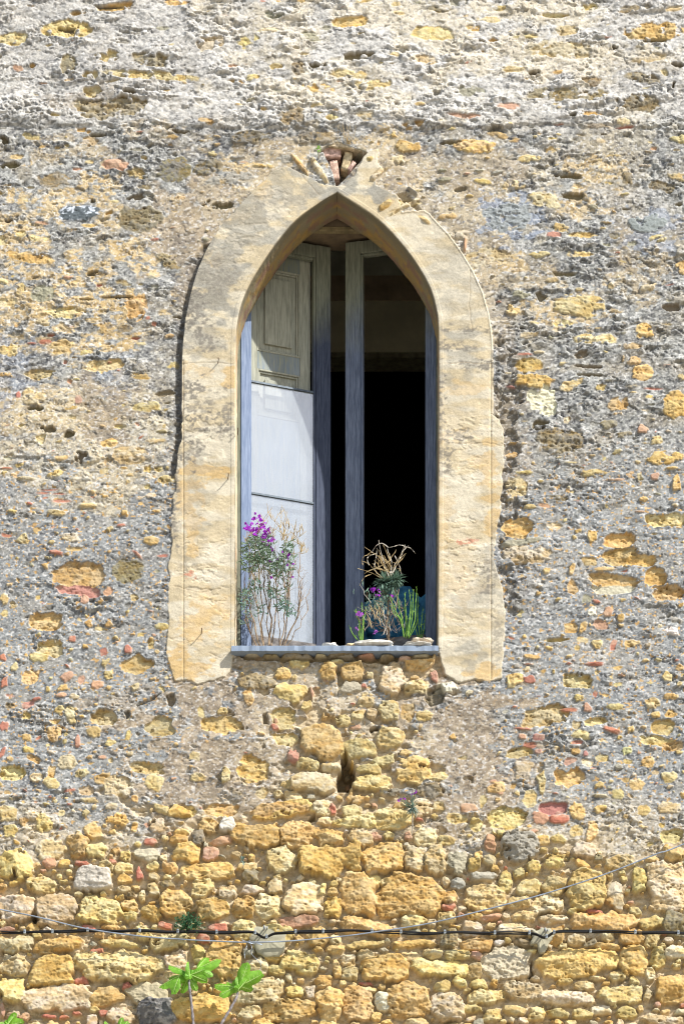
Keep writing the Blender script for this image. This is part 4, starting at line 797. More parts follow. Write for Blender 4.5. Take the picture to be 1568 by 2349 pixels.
def patch(name, pts, lab, yb_):
    a = MB(); n = len(pts); P = [(wx(x), wz(y)) for x, y in pts]; cx = sum(p[0] for p in P) / n; cz = sum(p[1] for p in P) / n; rr = random.Random(n)
    rings = [(1, .055), (1, .003), (.95, -.001), (.7, -.0028), (.4, -.0035), (.12, -.004)]
    for k, d in rings:
        for p in P: a.v.append((cx + (p[0] - cx) * k + rr.uniform(-.002, .002), yb_ + d + rr.uniform(-.0012, .0012), cz + (p[1] - cz) * k + rr.uniform(-.002, .002)))
    for r_ in range(len(rings) - 1):
        for j in range(n): a.f.append((r_ * n + j, r_ * n + (j + 1) % n, (r_ + 1) * n + (j + 1) % n, (r_ + 1) * n + j))
    a.f.append(tuple((len(rings) - 1) * n + j for j in range(n)))
    o = a.build(name, m_mor, building, smooth=True); o['label'] = lab
def rough_poly(P, n=46, amp=2.0, seed=1):
    P = resample(P + [P[0]], 1); L = len(P); rr = random.Random(seed); return [(P[int(i * L / n)][0] + rr.uniform(-amp, amp), P[int(i * L / n)][1] + rr.uniform(-amp, amp)) for i in range(n)]
patch('mortar_patch', rough_poly([(562, 2137), (590, 2130), (640, 2126), (656, 2140), (652, 2180), (640, 2196), (610, 2200), (588, 2188), (578, 2165)], 50, 1.6, 2), 'wide smooth grey mortar patch', -.031)
patch('mortar_patch', rough_poly([(1216, 2136), (1232, 2140), (1240, 2130), (1262, 2136), (1270, 2150), (1258, 2166), (1246, 2190), (1236, 2190), (1232, 2172), (1214, 2168), (1222, 2152)], 50, 1.5, 3), 'star shaped mortar patch', -.035)
# steel wire sagging across
WP = [(-420, 2020), (0, 2101.5), (100, 2122), (200, 2146), (320, 2163), (430, 2171.5), (500, 2175), (570, 2177.5), (660, 2175), (784, 2164), (880, 2151), (984, 2134), (1100, 2106), (1214, 2076), (1310, 2047), (1400, 2016), (1500, 1976), (1570, 1950), (1980, 1770)]
wire = tag(empty('steel_wire', (wx(570), -.12, wz(2177))), 'thin grey steel wire sagging in front of the wall and rising to the right', 'wire')
pts = []
for p in catmull(WP, 12): pts.append((wx(p[0]) - wx(570), 0, wz(p[1]) - wz(2177)))
a = MB(); a.tube(pts, .0038, 7); a.build('wire_strand', m_wire, wire, smooth=True)
def strand(P, r=.0018, y=-.004):
    pts = [(wx(px) - wx(570), y + .004 * math.sin(i), wz(py) - wz(2177)) for i, (px, py) in enumerate(catmull(P, 3))]
    a = MB(); a.tube(pts, r, 5); return a
strand([(556, 2172), (566, 2176), (574, 2180), (590, 2182), (603, 2183), (592, 2180)]).build('wire_end', m_wire, wire)
strand([(575, 2178), (579, 2190), (578, 2202), (584, 2212), (592, 2218), (600, 2230), (598, 2242), (604, 2256)], .0015).build('wire_end', m_wire, wire)
strand([(568, 2180), (566, 2192), (562, 2204), (564, 2216)], .0014).build('wire_end', m_wire, wire)
tw = MB(); tw.tube([(wx(573) - wx(570) + .006 * math.sin(i * 1.5), .006 * math.cos(i * 1.5), .008 - .0012 * i) for i in range(14)], .0017, 5); tw.build('wire_tie', m_wire, wire)

# ------------------------------------------------------------------ plants
m_stem = plain('woody_stem', (.27, .17, .10), .9, .35, 60, c2=(.42, .31, .2))
m_dry = plain('dry_stalk', (.50, .34, .14), .85, .3, 40, c2=(.72, .58, .34), trans=.15)
m_pale = plain('pale_dry_stalk', (.52, .46, .38), .85, .25, 40, c2=(.75, .70, .6))
m_leaf = plain('grey_green_leaf', (.14, .22, .12), .6, .35, 50, c2=(.32, .43, .29), trans=.25, bump=0)
m_leafb = plain('blue_green_leaf', (.13, .23, .17), .6, .35, 50, c2=(.30, .44, .34), trans=.2, bump=0)
m_fresh = plain('fresh_green_shoot', (.16, .36, .04), .5, .3, 50, c2=(.34, .58, .12), trans=.3, bump=0)
m_flow = plain('purple_petal', (.28, .015, .42), .6, .35, 60, c2=(.52, .05, .70), trans=.3, bump=0)
m_flow2 = plain('lilac_petal', (.42, .08, .55), .6, .3, 60, c2=(.62, .22, .72), trans=.3, bump=0)
def curve(p, q, bow, n=8, jit=.004):
    p = np.array(p, float); q = np.array(q, float); out = []
    for i in range(n):
        t = i / (n - 1); c = p + (q - p) * t + np.array(bow) * math.sin(math.pi * t) + rng.normal(size=3) * jit * math.sin(math.pi * t); out.append(c)
    return out
def flower(mb, p, r):
    p = np.array(p, float); nn = np.array([rng.normal() * .5, -1, rng.normal() * .5 + .2]); nn /= np.linalg.norm(nn)
    u = np.cross(nn, [0, 0, 1.0]); u /= np.linalg.norm(u); v = np.cross(nn, u); ph = rng.uniform(0, 1.5)
    for k in range(4):
        t = ph + k * math.pi / 2; d = u * math.cos(t) + v * math.sin(t)
        mb.leaf(p, d, r, r * .95, nn, .25, 3)
def reloc(root, *mbs):
    for m in mbs: m.v = [tuple(np.array(v) - root) for v in m.v]

# large stock bush at the left end of the sill
def wallflower():
    root = np.array(at(606, 1478, .13)); root[2] = zs
    ob = tag(empty('wallflower_bush', tuple(root)), 'tall twiggy wallflower bush with purple flowers at the left end of the window sill', 'plant', 'flowering plants')
    st, lf, lb, dr, fl = MB(), MB(), MB(), MB(), MB()
    bases = [(612, .10), (600, .13), (640, .12), (618, .15), (604, .09)]
    nodes = []
    def grow(P0, tgt, r0, r1, bow): 
        c = curve(P0, tgt, bow, 9, .006); st.tube(c, np.linspace(r0, r1, 9), 5); nodes.extend(c[3:]); return c
    def at_(px, py, d): return np.array(at(px, py, d))
    mains = []
    def zroot(px, d):
        p = np.array(at(px, 1478, d)); p[2] = zs + .001; return p
    for bx, by, (tx, ty), r in [(612, .12, (618, 1330), .0065), (605, .10, (566, 1370), .0050), (606, .13, (592, 1290), .0050), (640, .12, (690, 1375), .0055), (640, .11, (655, 1350), .0045), (640, .13, (668, 1300), .0045), (618, .15, (640, 1310), .0045), (601, .12, (560, 1420), .0040), (606, .09, (580, 1340), .004), (622, .12, (604, 1300), .004), (640, .12, (632, 1350), .0036), (640, .1, (706, 1400), .003)]:
        mains.append(grow(zroot(bx, by), at_(tx, ty, by - .01 + rng.uniform(-.05, .05)), r, r * .55, (rng.uniform(-.02, .02), rng.uniform(-.03, .02), 0)))
    tops = [(566, 1290), (572, 1250), (588, 1225), (600, 1240), (612, 1260), (620, 1290), (640, 1270), (655, 1250), (668, 1270), (680, 1300), (690, 1330), (655, 1320), (630, 1330), (560, 1330), (556, 1380), (585, 1300), (608, 1320), (700, 1370), (645, 1380), (665, 1380), (560, 1400), (672, 1240), (650, 1230), (628, 1240), (690, 1260), (712, 1350), (576, 1310), (600, 1280)]
    ends = []
    for tx, ty in tops:
        m = mains[rng.integers(len(mains))]; best = min(mains, key=lambda c: abs(c[-1][0] - wx(tx)) + rng.uniform(0, .05)); s0 = best[rng.integers(4, 9)]
        e = at_(tx, ty, .10 + rng.uniform(-.08, .05)); c = curve(s0, e, (rng.uniform(-.02, .02), rng.uniform(-.02, .02), 0), 8, .005); st.tube(c, np.linspace(.0028, .0012, 8), 4); ends.append(e); nodes.extend(c[2:])
    for _ in range(210):       # fine twigs
        s0 = nodes[rng.integers(len(nodes))]; d = np.array([rng.normal() * .8, rng.normal() * .5, abs(rng.normal()) + .5]); d /= np.linalg.norm(d); L = rng.uniform(.03, .09)
        e = s0 + d * L
        if e[0] < wx(548): continue
        c = curve(s0, e, (0, 0, .004), 5, .003); st.tube(c, np.linspace(.0013, .0006, 5), 3)
    # leaf masses
    for (px, py, rx, ry, n, dens) in [(588, 1262, 36, 30, 260, lf), (575, 1290, 24, 24, 150, lf), (612, 1285, 24, 26, 120, lf), (600, 1245, 30, 20, 90, lf), (655, 1290, 22, 26, 110, lf), (662, 1262, 14, 24, 60, lf), (632, 1300, 14, 26, 60, lf), (562, 1372, 16, 20, 80, lb), (585, 1345, 18, 20, 50, lb), (648, 1385, 18, 16, 70, lb), (625, 1360, 12, 14, 40, lb), (590, 1400, 20, 16, 30, lb), (664, 1402, 14, 14, 40, lb), (640, 1335, 30, 30, 60, lf), (560, 1415, 12, 24, 26, lb)]:
        for _ in range(int(n * 1.15)):
            r = math.sqrt(rng.random()); t = rng.uniform(0, 6.28); p = at_(px + rx * r * math.cos(t), py + ry * r * math.sin(t), .08 + rng.uniform(-.07, .06))
            if p[0] < wx(547): continue
            d = np.array([rng.normal() * .7, rng.normal() * .5, rng.uniform(-.3, 1)]); dens.leaf(p, d, rng.uniform(.018, .034), rng.uniform(.006, .009), None, .25, 3)
    FL = []
    for px, py, n in [(588, 1188, 11), (577, 1207, 8), (566, 1212, 8), (600, 1205, 12), (590, 1215, 10), (610, 1220, 8), (606, 1232, 8), (560, 1209, 3), (585, 1228, 4), (624, 1240, 5), (622, 1256, 3), (612, 1250, 3), (645, 1268, 2), (660, 1272, 2), (667, 1292, 2), (630, 1282, 2), (672, 1318, 1), (596, 1240, 3), (624, 1320, 1)]:
        fl = MB(); FL.append(fl)
        for _ in range(n): flower(fl, at_(px + rng.normal() * 5, py + rng.normal() * 4.5, .06 + rng.uniform(-.05, .04)), rng.uniform(.008, .0125))
    # dried seed stalks reaching up
    for tx, ty in [(622, 1190), (608, 1205), (632, 1200), (642, 1212), (655, 1185), (650, 1225), (664, 1205), (676, 1215), (690, 1210), (695, 1222), (668, 1240), (684, 1245), (700, 1250), (640, 1180), (614, 1178), (618, 1225), (560, 1240), (570, 1230), (690, 1270), (702, 1268), (660, 1230), (646, 1240)]:
        e = at_(tx, ty, .08 + rng.uniform(-.06, .05)); s0 = min(ends, key=lambda q_: np.linalg.norm(q_ - e) + rng.uniform(0, .05)); c = curve(s0, e, (rng.uniform(-.012, .012), 0, 0), 6, .003); dr.tube(c, np.linspace(.0016, .0010, 6), 4)
        for _ in range(5):
            k = c[rng.integers(2, 6)]; d = np.array([rng.normal() * .45, rng.normal() * .3, 1.0]); dr.tube(curve(k, k + d / np.linalg.norm(d) * rng.uniform(.03, .06), (.003, 0, 0), 4, .001), [.0013, .0017, .0015, .0006], 4)
    for _ in range(26):       # hanging dead leaves under the flower head
        p = at_(583 + rng.normal() * 6, 1300 + rng.normal() * 14, .07 + rng.uniform(-.03, .03)); dr.leaf(p, (rng.normal() * .2, rng.normal() * .2, -1), rng.uniform(.03, .05), .005, None, .1, 3)
    reloc(root, st, lf, lb, dr, *FL)
    st.build('stem', m_stem, ob, True); a_ = lf; a_.build('foliage', m_leaf, ob); lb.build('foliage', m_leafb, ob); dr.build('seed_stalk', m_dry, ob)
    for q_ in FL: q_.build('flower', m_flow, ob)
wallflower()

def rosette_plant():
    root = np.array(at(898, 1478, .12)); root[2] = zs
    ob = tag(empty('wallflower_plant', tuple(root)), 'wallflower with leafy rosettes and a crown of dry stalks right of the middle stile', 'plant', 'flowering plants')
    st, lf, dr, fl, pl_ = MB(), MB(), MB(), MB(), MB()
    A_ = lambda px, py, d=.12: np.array(at(px, py, d))
    trunk = curve(root, A_(889, 1370), (-.01, 0, 0), 8, .005); st.tube(trunk, np.linspace(.007, .004, 8), 6)
    t2 = curve(trunk[3], A_(915, 1345), (.01, 0, 0), 7); st.tube(t2, np.linspace(.003, .002, 7), 5)
    t3 = curve(trunk[2], A_(870, 1385), (-.01, 0, 0), 7); st.tube(t3, np.linspace(.003, .002, 7), 5)
    for cx, cy, R_, n in [(880, 1336, 27, 120), (908, 1330, 24, 110), (888, 1362, 16, 60), (900, 1345, 22, 60)]:
        c0 = A_(cx, cy, .11)
        for _ in range(n):
            d = rng.normal(size=3); d[1] -= .4; d /= np.linalg.norm(d); lf.leaf(c0 + d * .010, d, R_ * S * rng.uniform(.6, 1.05), .0095, (0, -.3, 1), .22, 4)
    for P in [[(892, 1325), (880, 1290), (872, 1262), (868, 1239)], [(890, 1325), (893, 1290), (884, 1262), (878, 1250)], [(888, 1325), (876, 1290), (866, 1275), (852, 1267), (843, 1272)], [(895, 1325), (905, 1295), (920, 1270), (928, 1250)], [(895, 1325), (912, 1290), (926, 1262), (936, 1252)],
              [(882, 1330), (862, 1312), (846, 1294), (832, 1288)], [(880, 1332), (860, 1318), (840, 1310), (820, 1304)], [(925, 1252), (915, 1250), (905, 1253), (892, 1256)], [(905, 1275), (912, 1290), (918, 1305), (920, 1318)], [(846, 1296), (842, 1285), (845, 1276), (862, 1270)],
              [(864, 1316), (858, 1300), (862, 1280), (864, 1258)], [(894, 1320), (898, 1290), (890, 1268), (888, 1258)], [(850, 1318), (838, 1322), (830, 1332), (824, 1344)], [(890, 1256), (876, 1246), (862, 1252), (852, 1268)], [(928, 1255), (938, 1256), (946, 1262), (952, 1270)], [(902, 1290), (908, 1292), (914, 1280), (926, 1262)], [(832, 1296), (830, 1285), (836, 1275), (852, 1272)]]:
        c = [A_(x, y, .10 + .03 * math.sin(i + x)) for i, (x, y) in enumerate(catmull(P, 7))]; k = rng.random(); (dr if k < .6 else pl_).tube(c, np.linspace(.0026, .0013, len(c)), 5)
    for _ in range(18):
        p = A_(892 + rng.normal() * 12, 1305 + rng.normal() * 10, .11 + rng.uniform(-.03, .03)); e = A_(886 + rng.normal() * 26, 1275 + rng.normal() * 14, .11 + rng.uniform(-.05, .05)); dr.tube(curve(p, e, (rng.normal() * .01, 0, 0), 6), [.0012, .0022, .0026, .0024, .0018, .0008], 4)
    for _ in range(70):       # tangle of pale dead twigs lower down
        x = rng.uniform(835, 930); y = rng.uniform(1375, 1460); p = A_(x, y, .10 + rng.uniform(-.05, .05)); e = A_(x + rng.normal() * 14 - 6, y - rng.uniform(10, 44), .10 + rng.uniform(-.05, .05)); (pl_ if rng.random() < .6 else st).tube(curve(p, e, (rng.normal() * .008, 0, 0), 6), np.linspace(.0016, .0008, 6), 4)
    for _ in range(8):
        x = rng.uniform(848, 880); y = rng.uniform(1400, 1450); dr.tube(curve(A_(x, y, .07), A_(x - rng.uniform(2, 12), y - rng.uniform(18, 34), .07), (.006, 0, 0), 6), [.0012, .0026, .003, .003, .002, .001], 4)
    for _ in range(40):
        c0 = trunk[rng.integers(0, 7)]; d = np.array([rng.normal(), rng.normal() * .6, rng.uniform(-.4, 1)]); st.tube(curve(c0, c0 + d / np.linalg.norm(d) * rng.uniform(.03, .08), (0, 0, 0), 5, .003), np.linspace(.0016, .0006, 5), 3)
    FL = []
    for px, py, n in [(857, 1355, 7), (866, 1360, 4), (902, 1370, 2)]:
        fl = MB(); FL.append(fl)
        for _ in range(n): flower(fl, A_(px + rng.normal() * 4, py + rng.normal() * 3, .08 + rng.uniform(-.03, .03)), rng.uniform(.007, .011))
    for _ in range(190): 
        p = A_(872 + rng.normal() * 20, 1388 + rng.normal() * 20, .10 + rng.uniform(-.03, .03)); lf.leaf(p, (rng.normal() * .5, rng.normal() * .4, 1), rng.uniform(.02, .038), .0065, None, .2, 3)
    reloc(root, st, lf, dr, pl_, *FL)
    st.build('stem', m_stem, ob, True); lf.build('foliage', m_leafb, ob); dr.build('seed_stalk', m_dry, ob); pl_.build('dead_twig', m_pale, ob)
    for q_ in FL: q_.build('flower', m_flow, ob)
rosette_plant()

def shoots(name, base, items, fls, label, depth=.06, w=.0052):
    root = np.array(at(base[0], base[1], depth)); root[2] = zs
    ob = tag(empty(name, tuple(root)), label, 'plant', 'flowering plants'); a, f, s = MB(), MB(), MB()
    for P in items:
        dd = depth + rng.uniform(-.02, .02); c = [np.array(at(x, y, dd)) for x, y in catmull(P, 6)]
        c[0][2] = max(c[0][2], zs); a.tube(c, [w * .35 + w * .35 * math.sin(math.pi * min(1, i / (len(c) - 1) + .1)) for i in range(len(c))], 5)
        for k in range(int(len(c) * .8)):
            p = c[rng.integers(len(c) // 3, len(c))]; a.leaf(p, (rng.normal() * .5, rng.normal() * .4, 1), rng.uniform(.012, .022), .0036, None, .2, 3)
    FL = []
    for px, py, n, r in fls:
        f = MB(); FL.append(f)
        for _ in range(n): flower(f, at(px + rng.normal() * 4, py + rng.normal() * 3, depth - .02 + rng.uniform(-.01, .01)), r)
    reloc(root, a, *FL)
    a.build('shoot', m_fresh, ob, True)
    for q_ in FL: q_.build('flower', m_flow2, ob)
    return ob
shoots('wallflower_shoots', (928, 1470), [[(925, 1462), (920, 1430), (906, 1400), (894, 1370)], [(928, 1460), (922, 1420), (914, 1390), (912, 1364)], [(930, 1460), (930, 1410), (929, 1385), (928, 1362)], [(934, 1462), (944, 1420), (946, 1385), (948, 1352)], [(936, 1462), (950, 1425), (952, 1390), (955, 1350)], [(934, 1460), (940, 1410), (941, 1380), (938, 1358)], [(930, 1465), (934, 1430), (930, 1410), (924, 1392)], [(936, 1465), (955, 1430), (957, 1400), (958, 1362)], [(926, 1462), (918, 1420), (905, 1410), (897, 1392)]], [], 'fresh green upright shoots between the rosette plant and the right stones', .07)
shoots('wallflower_sprig', (826, 1472), [[(824, 1472), (814, 1462), (806, 1450), (802, 1438)], [(828, 1472), (824, 1430), (818, 1415), (816, 1398)], [(830, 1472), (832, 1430), (830, 1405), (829, 1388)], [(832, 1472), (832, 1440), (836, 1410), (840, 1390)], [(826, 1470), (822, 1450), (824, 1430)]], [(822, 1407, 5, .011), (815, 1439, 2, .007), (864, 1451, 4, .009)], 'small green sprig with lilac flowers behind the long flat white stone', .06)
shoots('wallflower_sprig', (963, 1465), [[(960, 1468), (955, 1450), (951, 1430)], [(966, 1468), (966, 1430), (968, 1410), (969, 1392)], [(966, 1468), (972, 1440), (974, 1410)], [(963, 1468), (960, 1440), (958, 1415)]], [], 'dim green sprig behind the stacked stones at the right end of the sill', .09, .004)

def small_plant(name, base, h, lab, kinds, d=-.05, n=90, spread=.05, fl_n=0, mat=m_leafb, stem=.0):
    root = np.array(at(base[0], base[1], d)); ob = tag(empty(name, tuple(root)), lab, 'plant'); s, l, f, g = MB(), MB(), MB(), MB()
    crown = np.array([0, -.03, h]); s.tube(curve((0, .03, 0), crown, (.005, -.02, 0), 7, .002), np.linspace(.0035, .002, 7), 5)
    if 'rosette' in kinds:
        for _ in range(n):
            dd = rng.normal(size=3); dd[1] -= .5; dd /= np.linalg.norm(dd); l.leaf(crown + dd * .006, dd, spread * rng.uniform(.6, 1.1), .006, (0, -.3, 1), .22, 4)
    if 'bush' in kinds:
        for _ in range(n):
            p = crown + rng.normal(size=3) * np.array([spread, spread * .5, spread * .6]) * .55; l.leaf(p, rng.normal(size=3) + (0, 0, .5), rng.uniform(.010, .018), .009, None, .2, 3)
        for _ in range(14):
            s.tube(curve((0, .02, 0), crown + rng.normal(size=3) * np.array([spread, .01, spread * .6]) * .6, (0, -.01, 0), 5), .001, 3)
    for _ in range(fl_n):
        e = crown + np.array([rng.uniform(-.085, .085), rng.uniform(-.02, .02), rng.uniform(.03, .10)]); c = curve(crown, e, (0, 0, -.012), 6, .001); g.tube(c, .0018, 4)
        for k in range(5): g.leaf(c[rng.integers(1, 6)], (rng.normal() * .5, rng.normal() * .3, 1), .018, .004, None, .2, 3)
        f = MB()
        for k in range(3): flower(f, e + rng.normal(size=3) * .005, .0065)
        f.build('flower', m_flow, ob)
    s.build('stem', m_pale, ob, True)
    if l.v: l.build('foliage', mat, ob)
    if g.v: g.build('flower_stalk', m_leaf, ob)
m_succ = plain('dull_blue_green_leaf', (.16, .24, .20), .6, .3, 50, c2=(.32, .42, .36), trans=.15, bump=0)
small_plant('wallflower_tuft', (944, 1912), .13, 'small blue green wallflower tuft with purple buds growing below the right of the dark crack', ['rosette'], -.045, 90, .052, 5, m_succ)
small_plant('caper_bush', (432, 2140), .040, 'small dark green bushy plant rooted just above the black cables', ['bush'], -.05, 420, .065, 0, plain('dark_green_leaf', (.03, .10, .045), .5, .35, 50, c2=(.09, .22, .10), trans=.2, bump=0))
small_plant('houseleek', (557, 1990), .03, 'tiny blue green rosette in the rubble left of centre', ['rosette'], -.035, 36, .026, 0, m_succ)
small_plant('grass_sprout', (730, 358), .02, 'tiny bright green sprout beside the brick gap above the arch', ['rosette'], -.02, 16, .026, 0, m_fresh)
gt = tag(empty('dry_grass_tuft', at(798, 318, -.02)), 'tuft of dry brown grass on the ledge above the arch tip', 'grass'); a = MB()
for _ in range(20):
    e = np.array([rng.normal() * .030, -.02 + rng.normal() * .012, rng.uniform(.02, .085)]); a.tube(curve((rng.normal() * .012, .02, -.02), e, (rng.normal() * .008, 0, 0), 5, .002), np.linspace(.0013, .0005, 5), 3)
a.build('blade', m_dry, gt)

# fig shoots at the foot of the picture
m_fbark = plain('fig_bark', (.16, .14, .14), .85, .3, 60, c2=(.30, .27, .27), bump=.6)
m_fig = plain('fig_leaf', (.17, .42, .03), .45, .2, 22, c2=(.28, .60, .06), trans=.4, bump=.5, bd=.003, spec=.4)
m_vein = plain('leaf_vein', (.48, .66, .22), .5, .1, 30, bump=0)
def fig_leaf(parent, p, ang, size, tilt, lobes, cup=.15, seed=0):
    """ang: direction of the midrib in the wall plane; lobed blade with a pale rib"""
    rr = random.Random(seed); n = 72; lf = MB(); vn_ = MB()
    d = np.array([math.cos(ang), 0, math.sin(ang)]); s = np.array([-math.sin(ang), 0, math.cos(ang)]); nn = np.array([0, -1, 0.])
    ct, st_ = math.cos(tilt), math.sin(tilt); s2 = s * ct + nn * st_; n2 = np.cross(d, s2)
    def rad(t):
        r = .24
        for (la, ll, lw) in lobes: dl = (t - la + math.pi) % (2 * math.pi) - math.pi; r = max(r, ll * math.cos(dl) ** 5.6 if abs(dl) < 1.5 else 0)
        return r * (1 + .03 * math.sin(t * 29 + seed) + .02 * math.sin(t * 47))
    def pos(t, k):
        r = rad(t) * size * k; x = math.cos(t) * r; y = math.sin(t) * r
        return np.array(p) + d * x + s2 * y + n2 * (-cup * size * (k ** 2) * .8 + .03 * size * math.sin(5 * t + seed) * k - cup * 1.2 * abs(y))
    rings = [.0, .2, .4, .6, .8, 1.0]; lf.v.append(tuple(pos(0, 0)))
    ts = [-math.pi + 2 * math.pi * j / n for j in range(n)]
    for k in rings[1:]:
        for t in ts: lf.v.append(tuple(pos(t, k)))
    for j in range(n): lf.f.append((0, 1 + j, 1 + (j + 1) % n))
    for r_ in range(len(rings) - 2):
        b = 1 + r_ * n
        for j in range(n): lf.f.append((b + j, b + n + j, b + n + (j + 1) % n, b + (j + 1) % n))
    o = lf.build('leaf', m_fig, parent, True)
    for (la, ll, lw) in lobes:
        pts = [pos(la, k) + nn * .0016 for k in np.linspace(0, .93, 7)]; vn_.tube(pts, np.linspace(.0022, .0006, 7), 4)
        for k in (.3, .45, .6, .75):
            for sg in (-1, 1):
                q0 = pos(la, k) + nn * .0014; q1 = pos(la + sg * lw * .45 / (k + .3), min(.95, k + .13)) + nn * .0014; vn_.tube([q0, (q0 + q1) / 2, q1], [.0009, .0007, .0004], 3)
    v = vn_.build('leaf_vein', m_vein, o)
L5 = [(0, 1.0, .40), (.95, .86, .34), (-.95, .86, .34), (1.9, .5, .34), (-1.9, .5, .34)]; L3 = [(0, 1.0, .38), (.75, .85, .30), (-.8, .62, .3)]; L1 = [(0, 1, .42)]
def fig(name, lab, stem_pts, leaves, d=-.28):
    P0 = np.array(at(stem_pts[0][0], stem_pts[0][1], d)); ob = tag(empty(name, tuple(P0)), lab, 'branch', 'young fig shoots')
    pts = [np.array(at(x, y, d + .02 * i)) - P0 for i, (x, y) in enumerate(stem_pts)]
    pts = [np.array(q_) for q_ in zip(*[np.interp(np.linspace(0, len(pts) - 1, 40), range(len(pts)), [p[k] for p in pts]) for k in range(3)])]
    rad = [(.0095 - .0035 * (i / 39)) * (1 + .13 * math.sin(i * 1.9) + .08 * math.sin(i * 4.3)) for i in range(40)]
    a = MB(); a.tube(pts, rad, 9); a.build('twig', m_fbark, ob, True)
    k = 0
    for (px, py, ang, size, tilt, lobes, bx, by) in leaves:
        p = np.array(at(px, py, d + .02 * len(stem_pts) - .01 - .012 * k)) - P0; q_ = np.array(at(bx, by, d + .02 * len(stem_pts) - .02)) - P0
        a = MB(); a.tube(curve(q_, p, (0, -.01, 0), 6, .001), .0022, 5); a.build('leaf_stalk', m_vein, ob, True)
        fig_leaf(ob, p, ang, size * S, tilt, lobes, .18, int(px * 7 + py)); k += 1
fig('fig_branch', 'fig shoot with five open lobed leaves rising from below, left of the smaller shoot', [(446, 2500), (446, 2440), (445, 2380), (443, 2340), (439, 2300), (434, 2258), (433, 2245)],
    [(433, 2240, -2.05, 40, .35, L5, 433, 2250), (452, 2223, .48, 58, -.5, L3, 434, 2246), (438, 2236, -.45, 40, .6, L3, 434, 2246), (412, 2238, -2.7, 52, .6, L3, 432, 2246), (432, 2232, 2.65, 48, .9, L1, 433, 2244), (434, 2240, 1.50, 34, 1.0, L1, 434, 2248)])
fig('fig_branch', 'smaller fig shoot with three folded bright leaves, right of the larger shoot', [(470, 2540), (476, 2460), (490, 2390), (508, 2348), (528, 2315), (542, 2290), (546, 2275)],
    [(538, 2264, 2.95, 46, .5, L3, 545, 2278), (549, 2262, .42, 62, .65, L3, 547, 2276), (545, 2266, 1.45, 26, .9, L1, 546, 2276), (548, 2268, .75, 30, 1.1, L1, 547, 2276)])
fig('fig_branch', 'fig leaf tips just entering at the bottom left corner', [(20, 2520), (20, 2460), (18, 2400), (16, 2362)],
    [(18, 2352, .15, 38, .8, L3, 16, 2360), (14, 2352, 2.6, 36, .8, L3, 16, 2360), (18, 2350, .9, 22, .6, L1, 16, 2360)])
fig('fig_branch', 'two small fig leaf tips at the bottom edge beside the dark grey boulder', [(268, 2540), (268, 2460), (266, 2400), (264, 2372)],
    [(272, 2358, .35, 28, .6, L3, 264, 2370), (258, 2362, 2.2, 26, .8, L1, 264, 2370), (286, 2352, .8, 12, .8, L1, 266, 2366)])

# ------------------------------------------------------------------ stones resting on the sill
m_ws = plain('pale_limestone', (.66, .62, .54), .9, .2, 28, bump=.8, bd=.005, c2=(.80, .77, .70)); m_ts = plain('tan_stone', (.60, .45, .26), .9, .3, 30, bump=.8, bd=.005); m_ps = plain('pinkish_stone', (.62, .46, .32), .9, .3, 24, bump=.8, bd=.005, c2=(.74, .66, .52))
import bmesh
def sill_stone(x0, x1, ybot, ytop, d, mat, lab, seed, grp='loose stones on the window sill', lift=0):
    rr = random.Random(seed); bm = bmesh.new(); bmesh.ops.create_icosphere(bm, subdivisions=4, radius=1)
    w = (x1 - x0) * S / 2; h = (ybot - ytop) * S / 2; dp = min(.05, w * .8)
    off = [rr.uniform(-9, 9) for _ in range(3)]
    import mathutils
    from mathutils import noise
    for v in bm.verts:
        c = v.co; k = 1 / (abs(c.x) ** 3.2 + abs(c.y) ** 3.2 + abs(c.z) ** 3.2) ** (1 / 3.2)
        q_ = c * k; nz = noise.noise(mathutils.Vector((q_.x * 1.6 + off[0], q_.y * 1.6 + off[1], q_.z * 1.4 + off[2]))) * .34 + noise.noise(mathutils.Vector((q_.x * 5 + off[0], q_.y * 5, q_.z * 4 + off[1]))) * .13
        q_ = q_ * (1 + nz); v.co = (q_.x * w, q_.y * dp, max(-h, min(h * 1.15, q_.z * h)))
    me = bpy.data.meshes.new('stone'); bm.to_mesh(me); bm.free(); me.polygons.foreach_set('use_smooth', [True] * len(me.polygons))
    o = new_obj('loose_stone', me, None, mat); o.location = (wx((x0 + x1) / 2), d, zs + h + lift); tag(o, lab, 'stone', grp)
sill_stone(738, 772, 1481, 1468, .0, m_ws, 'small rounded white stone below the gap between the two casements', 1)
sill_stone(792, 820, 1481, 1467, .01, m_ts, 'small tan stone left of the long flat white stone', 2)
sill_stone(817, 897, 1481, 1466, -.015, m_ws, 'long flat white stone near the middle of the sill, the longest one', 3)
sill_stone(888, 912, 1481, 1472, .03, m_ps, 'small low pinkish stone right of the long flat white stone', 4)
sill_stone(928, 986, 1481, 1470, -.012, m_ws, 'broad flat white stone at the right end of the sill, under another', 5)
sill_stone(943, 990, 1481, 1470, -.004, m_ps, 'pinkish tan stone lying on top of the broad flat white stone', 6, lift=.027)
sill_stone(776, 790, 1481, 1476, .0, m_ws, 'tiny white pebble left of the small tan stone', 7)

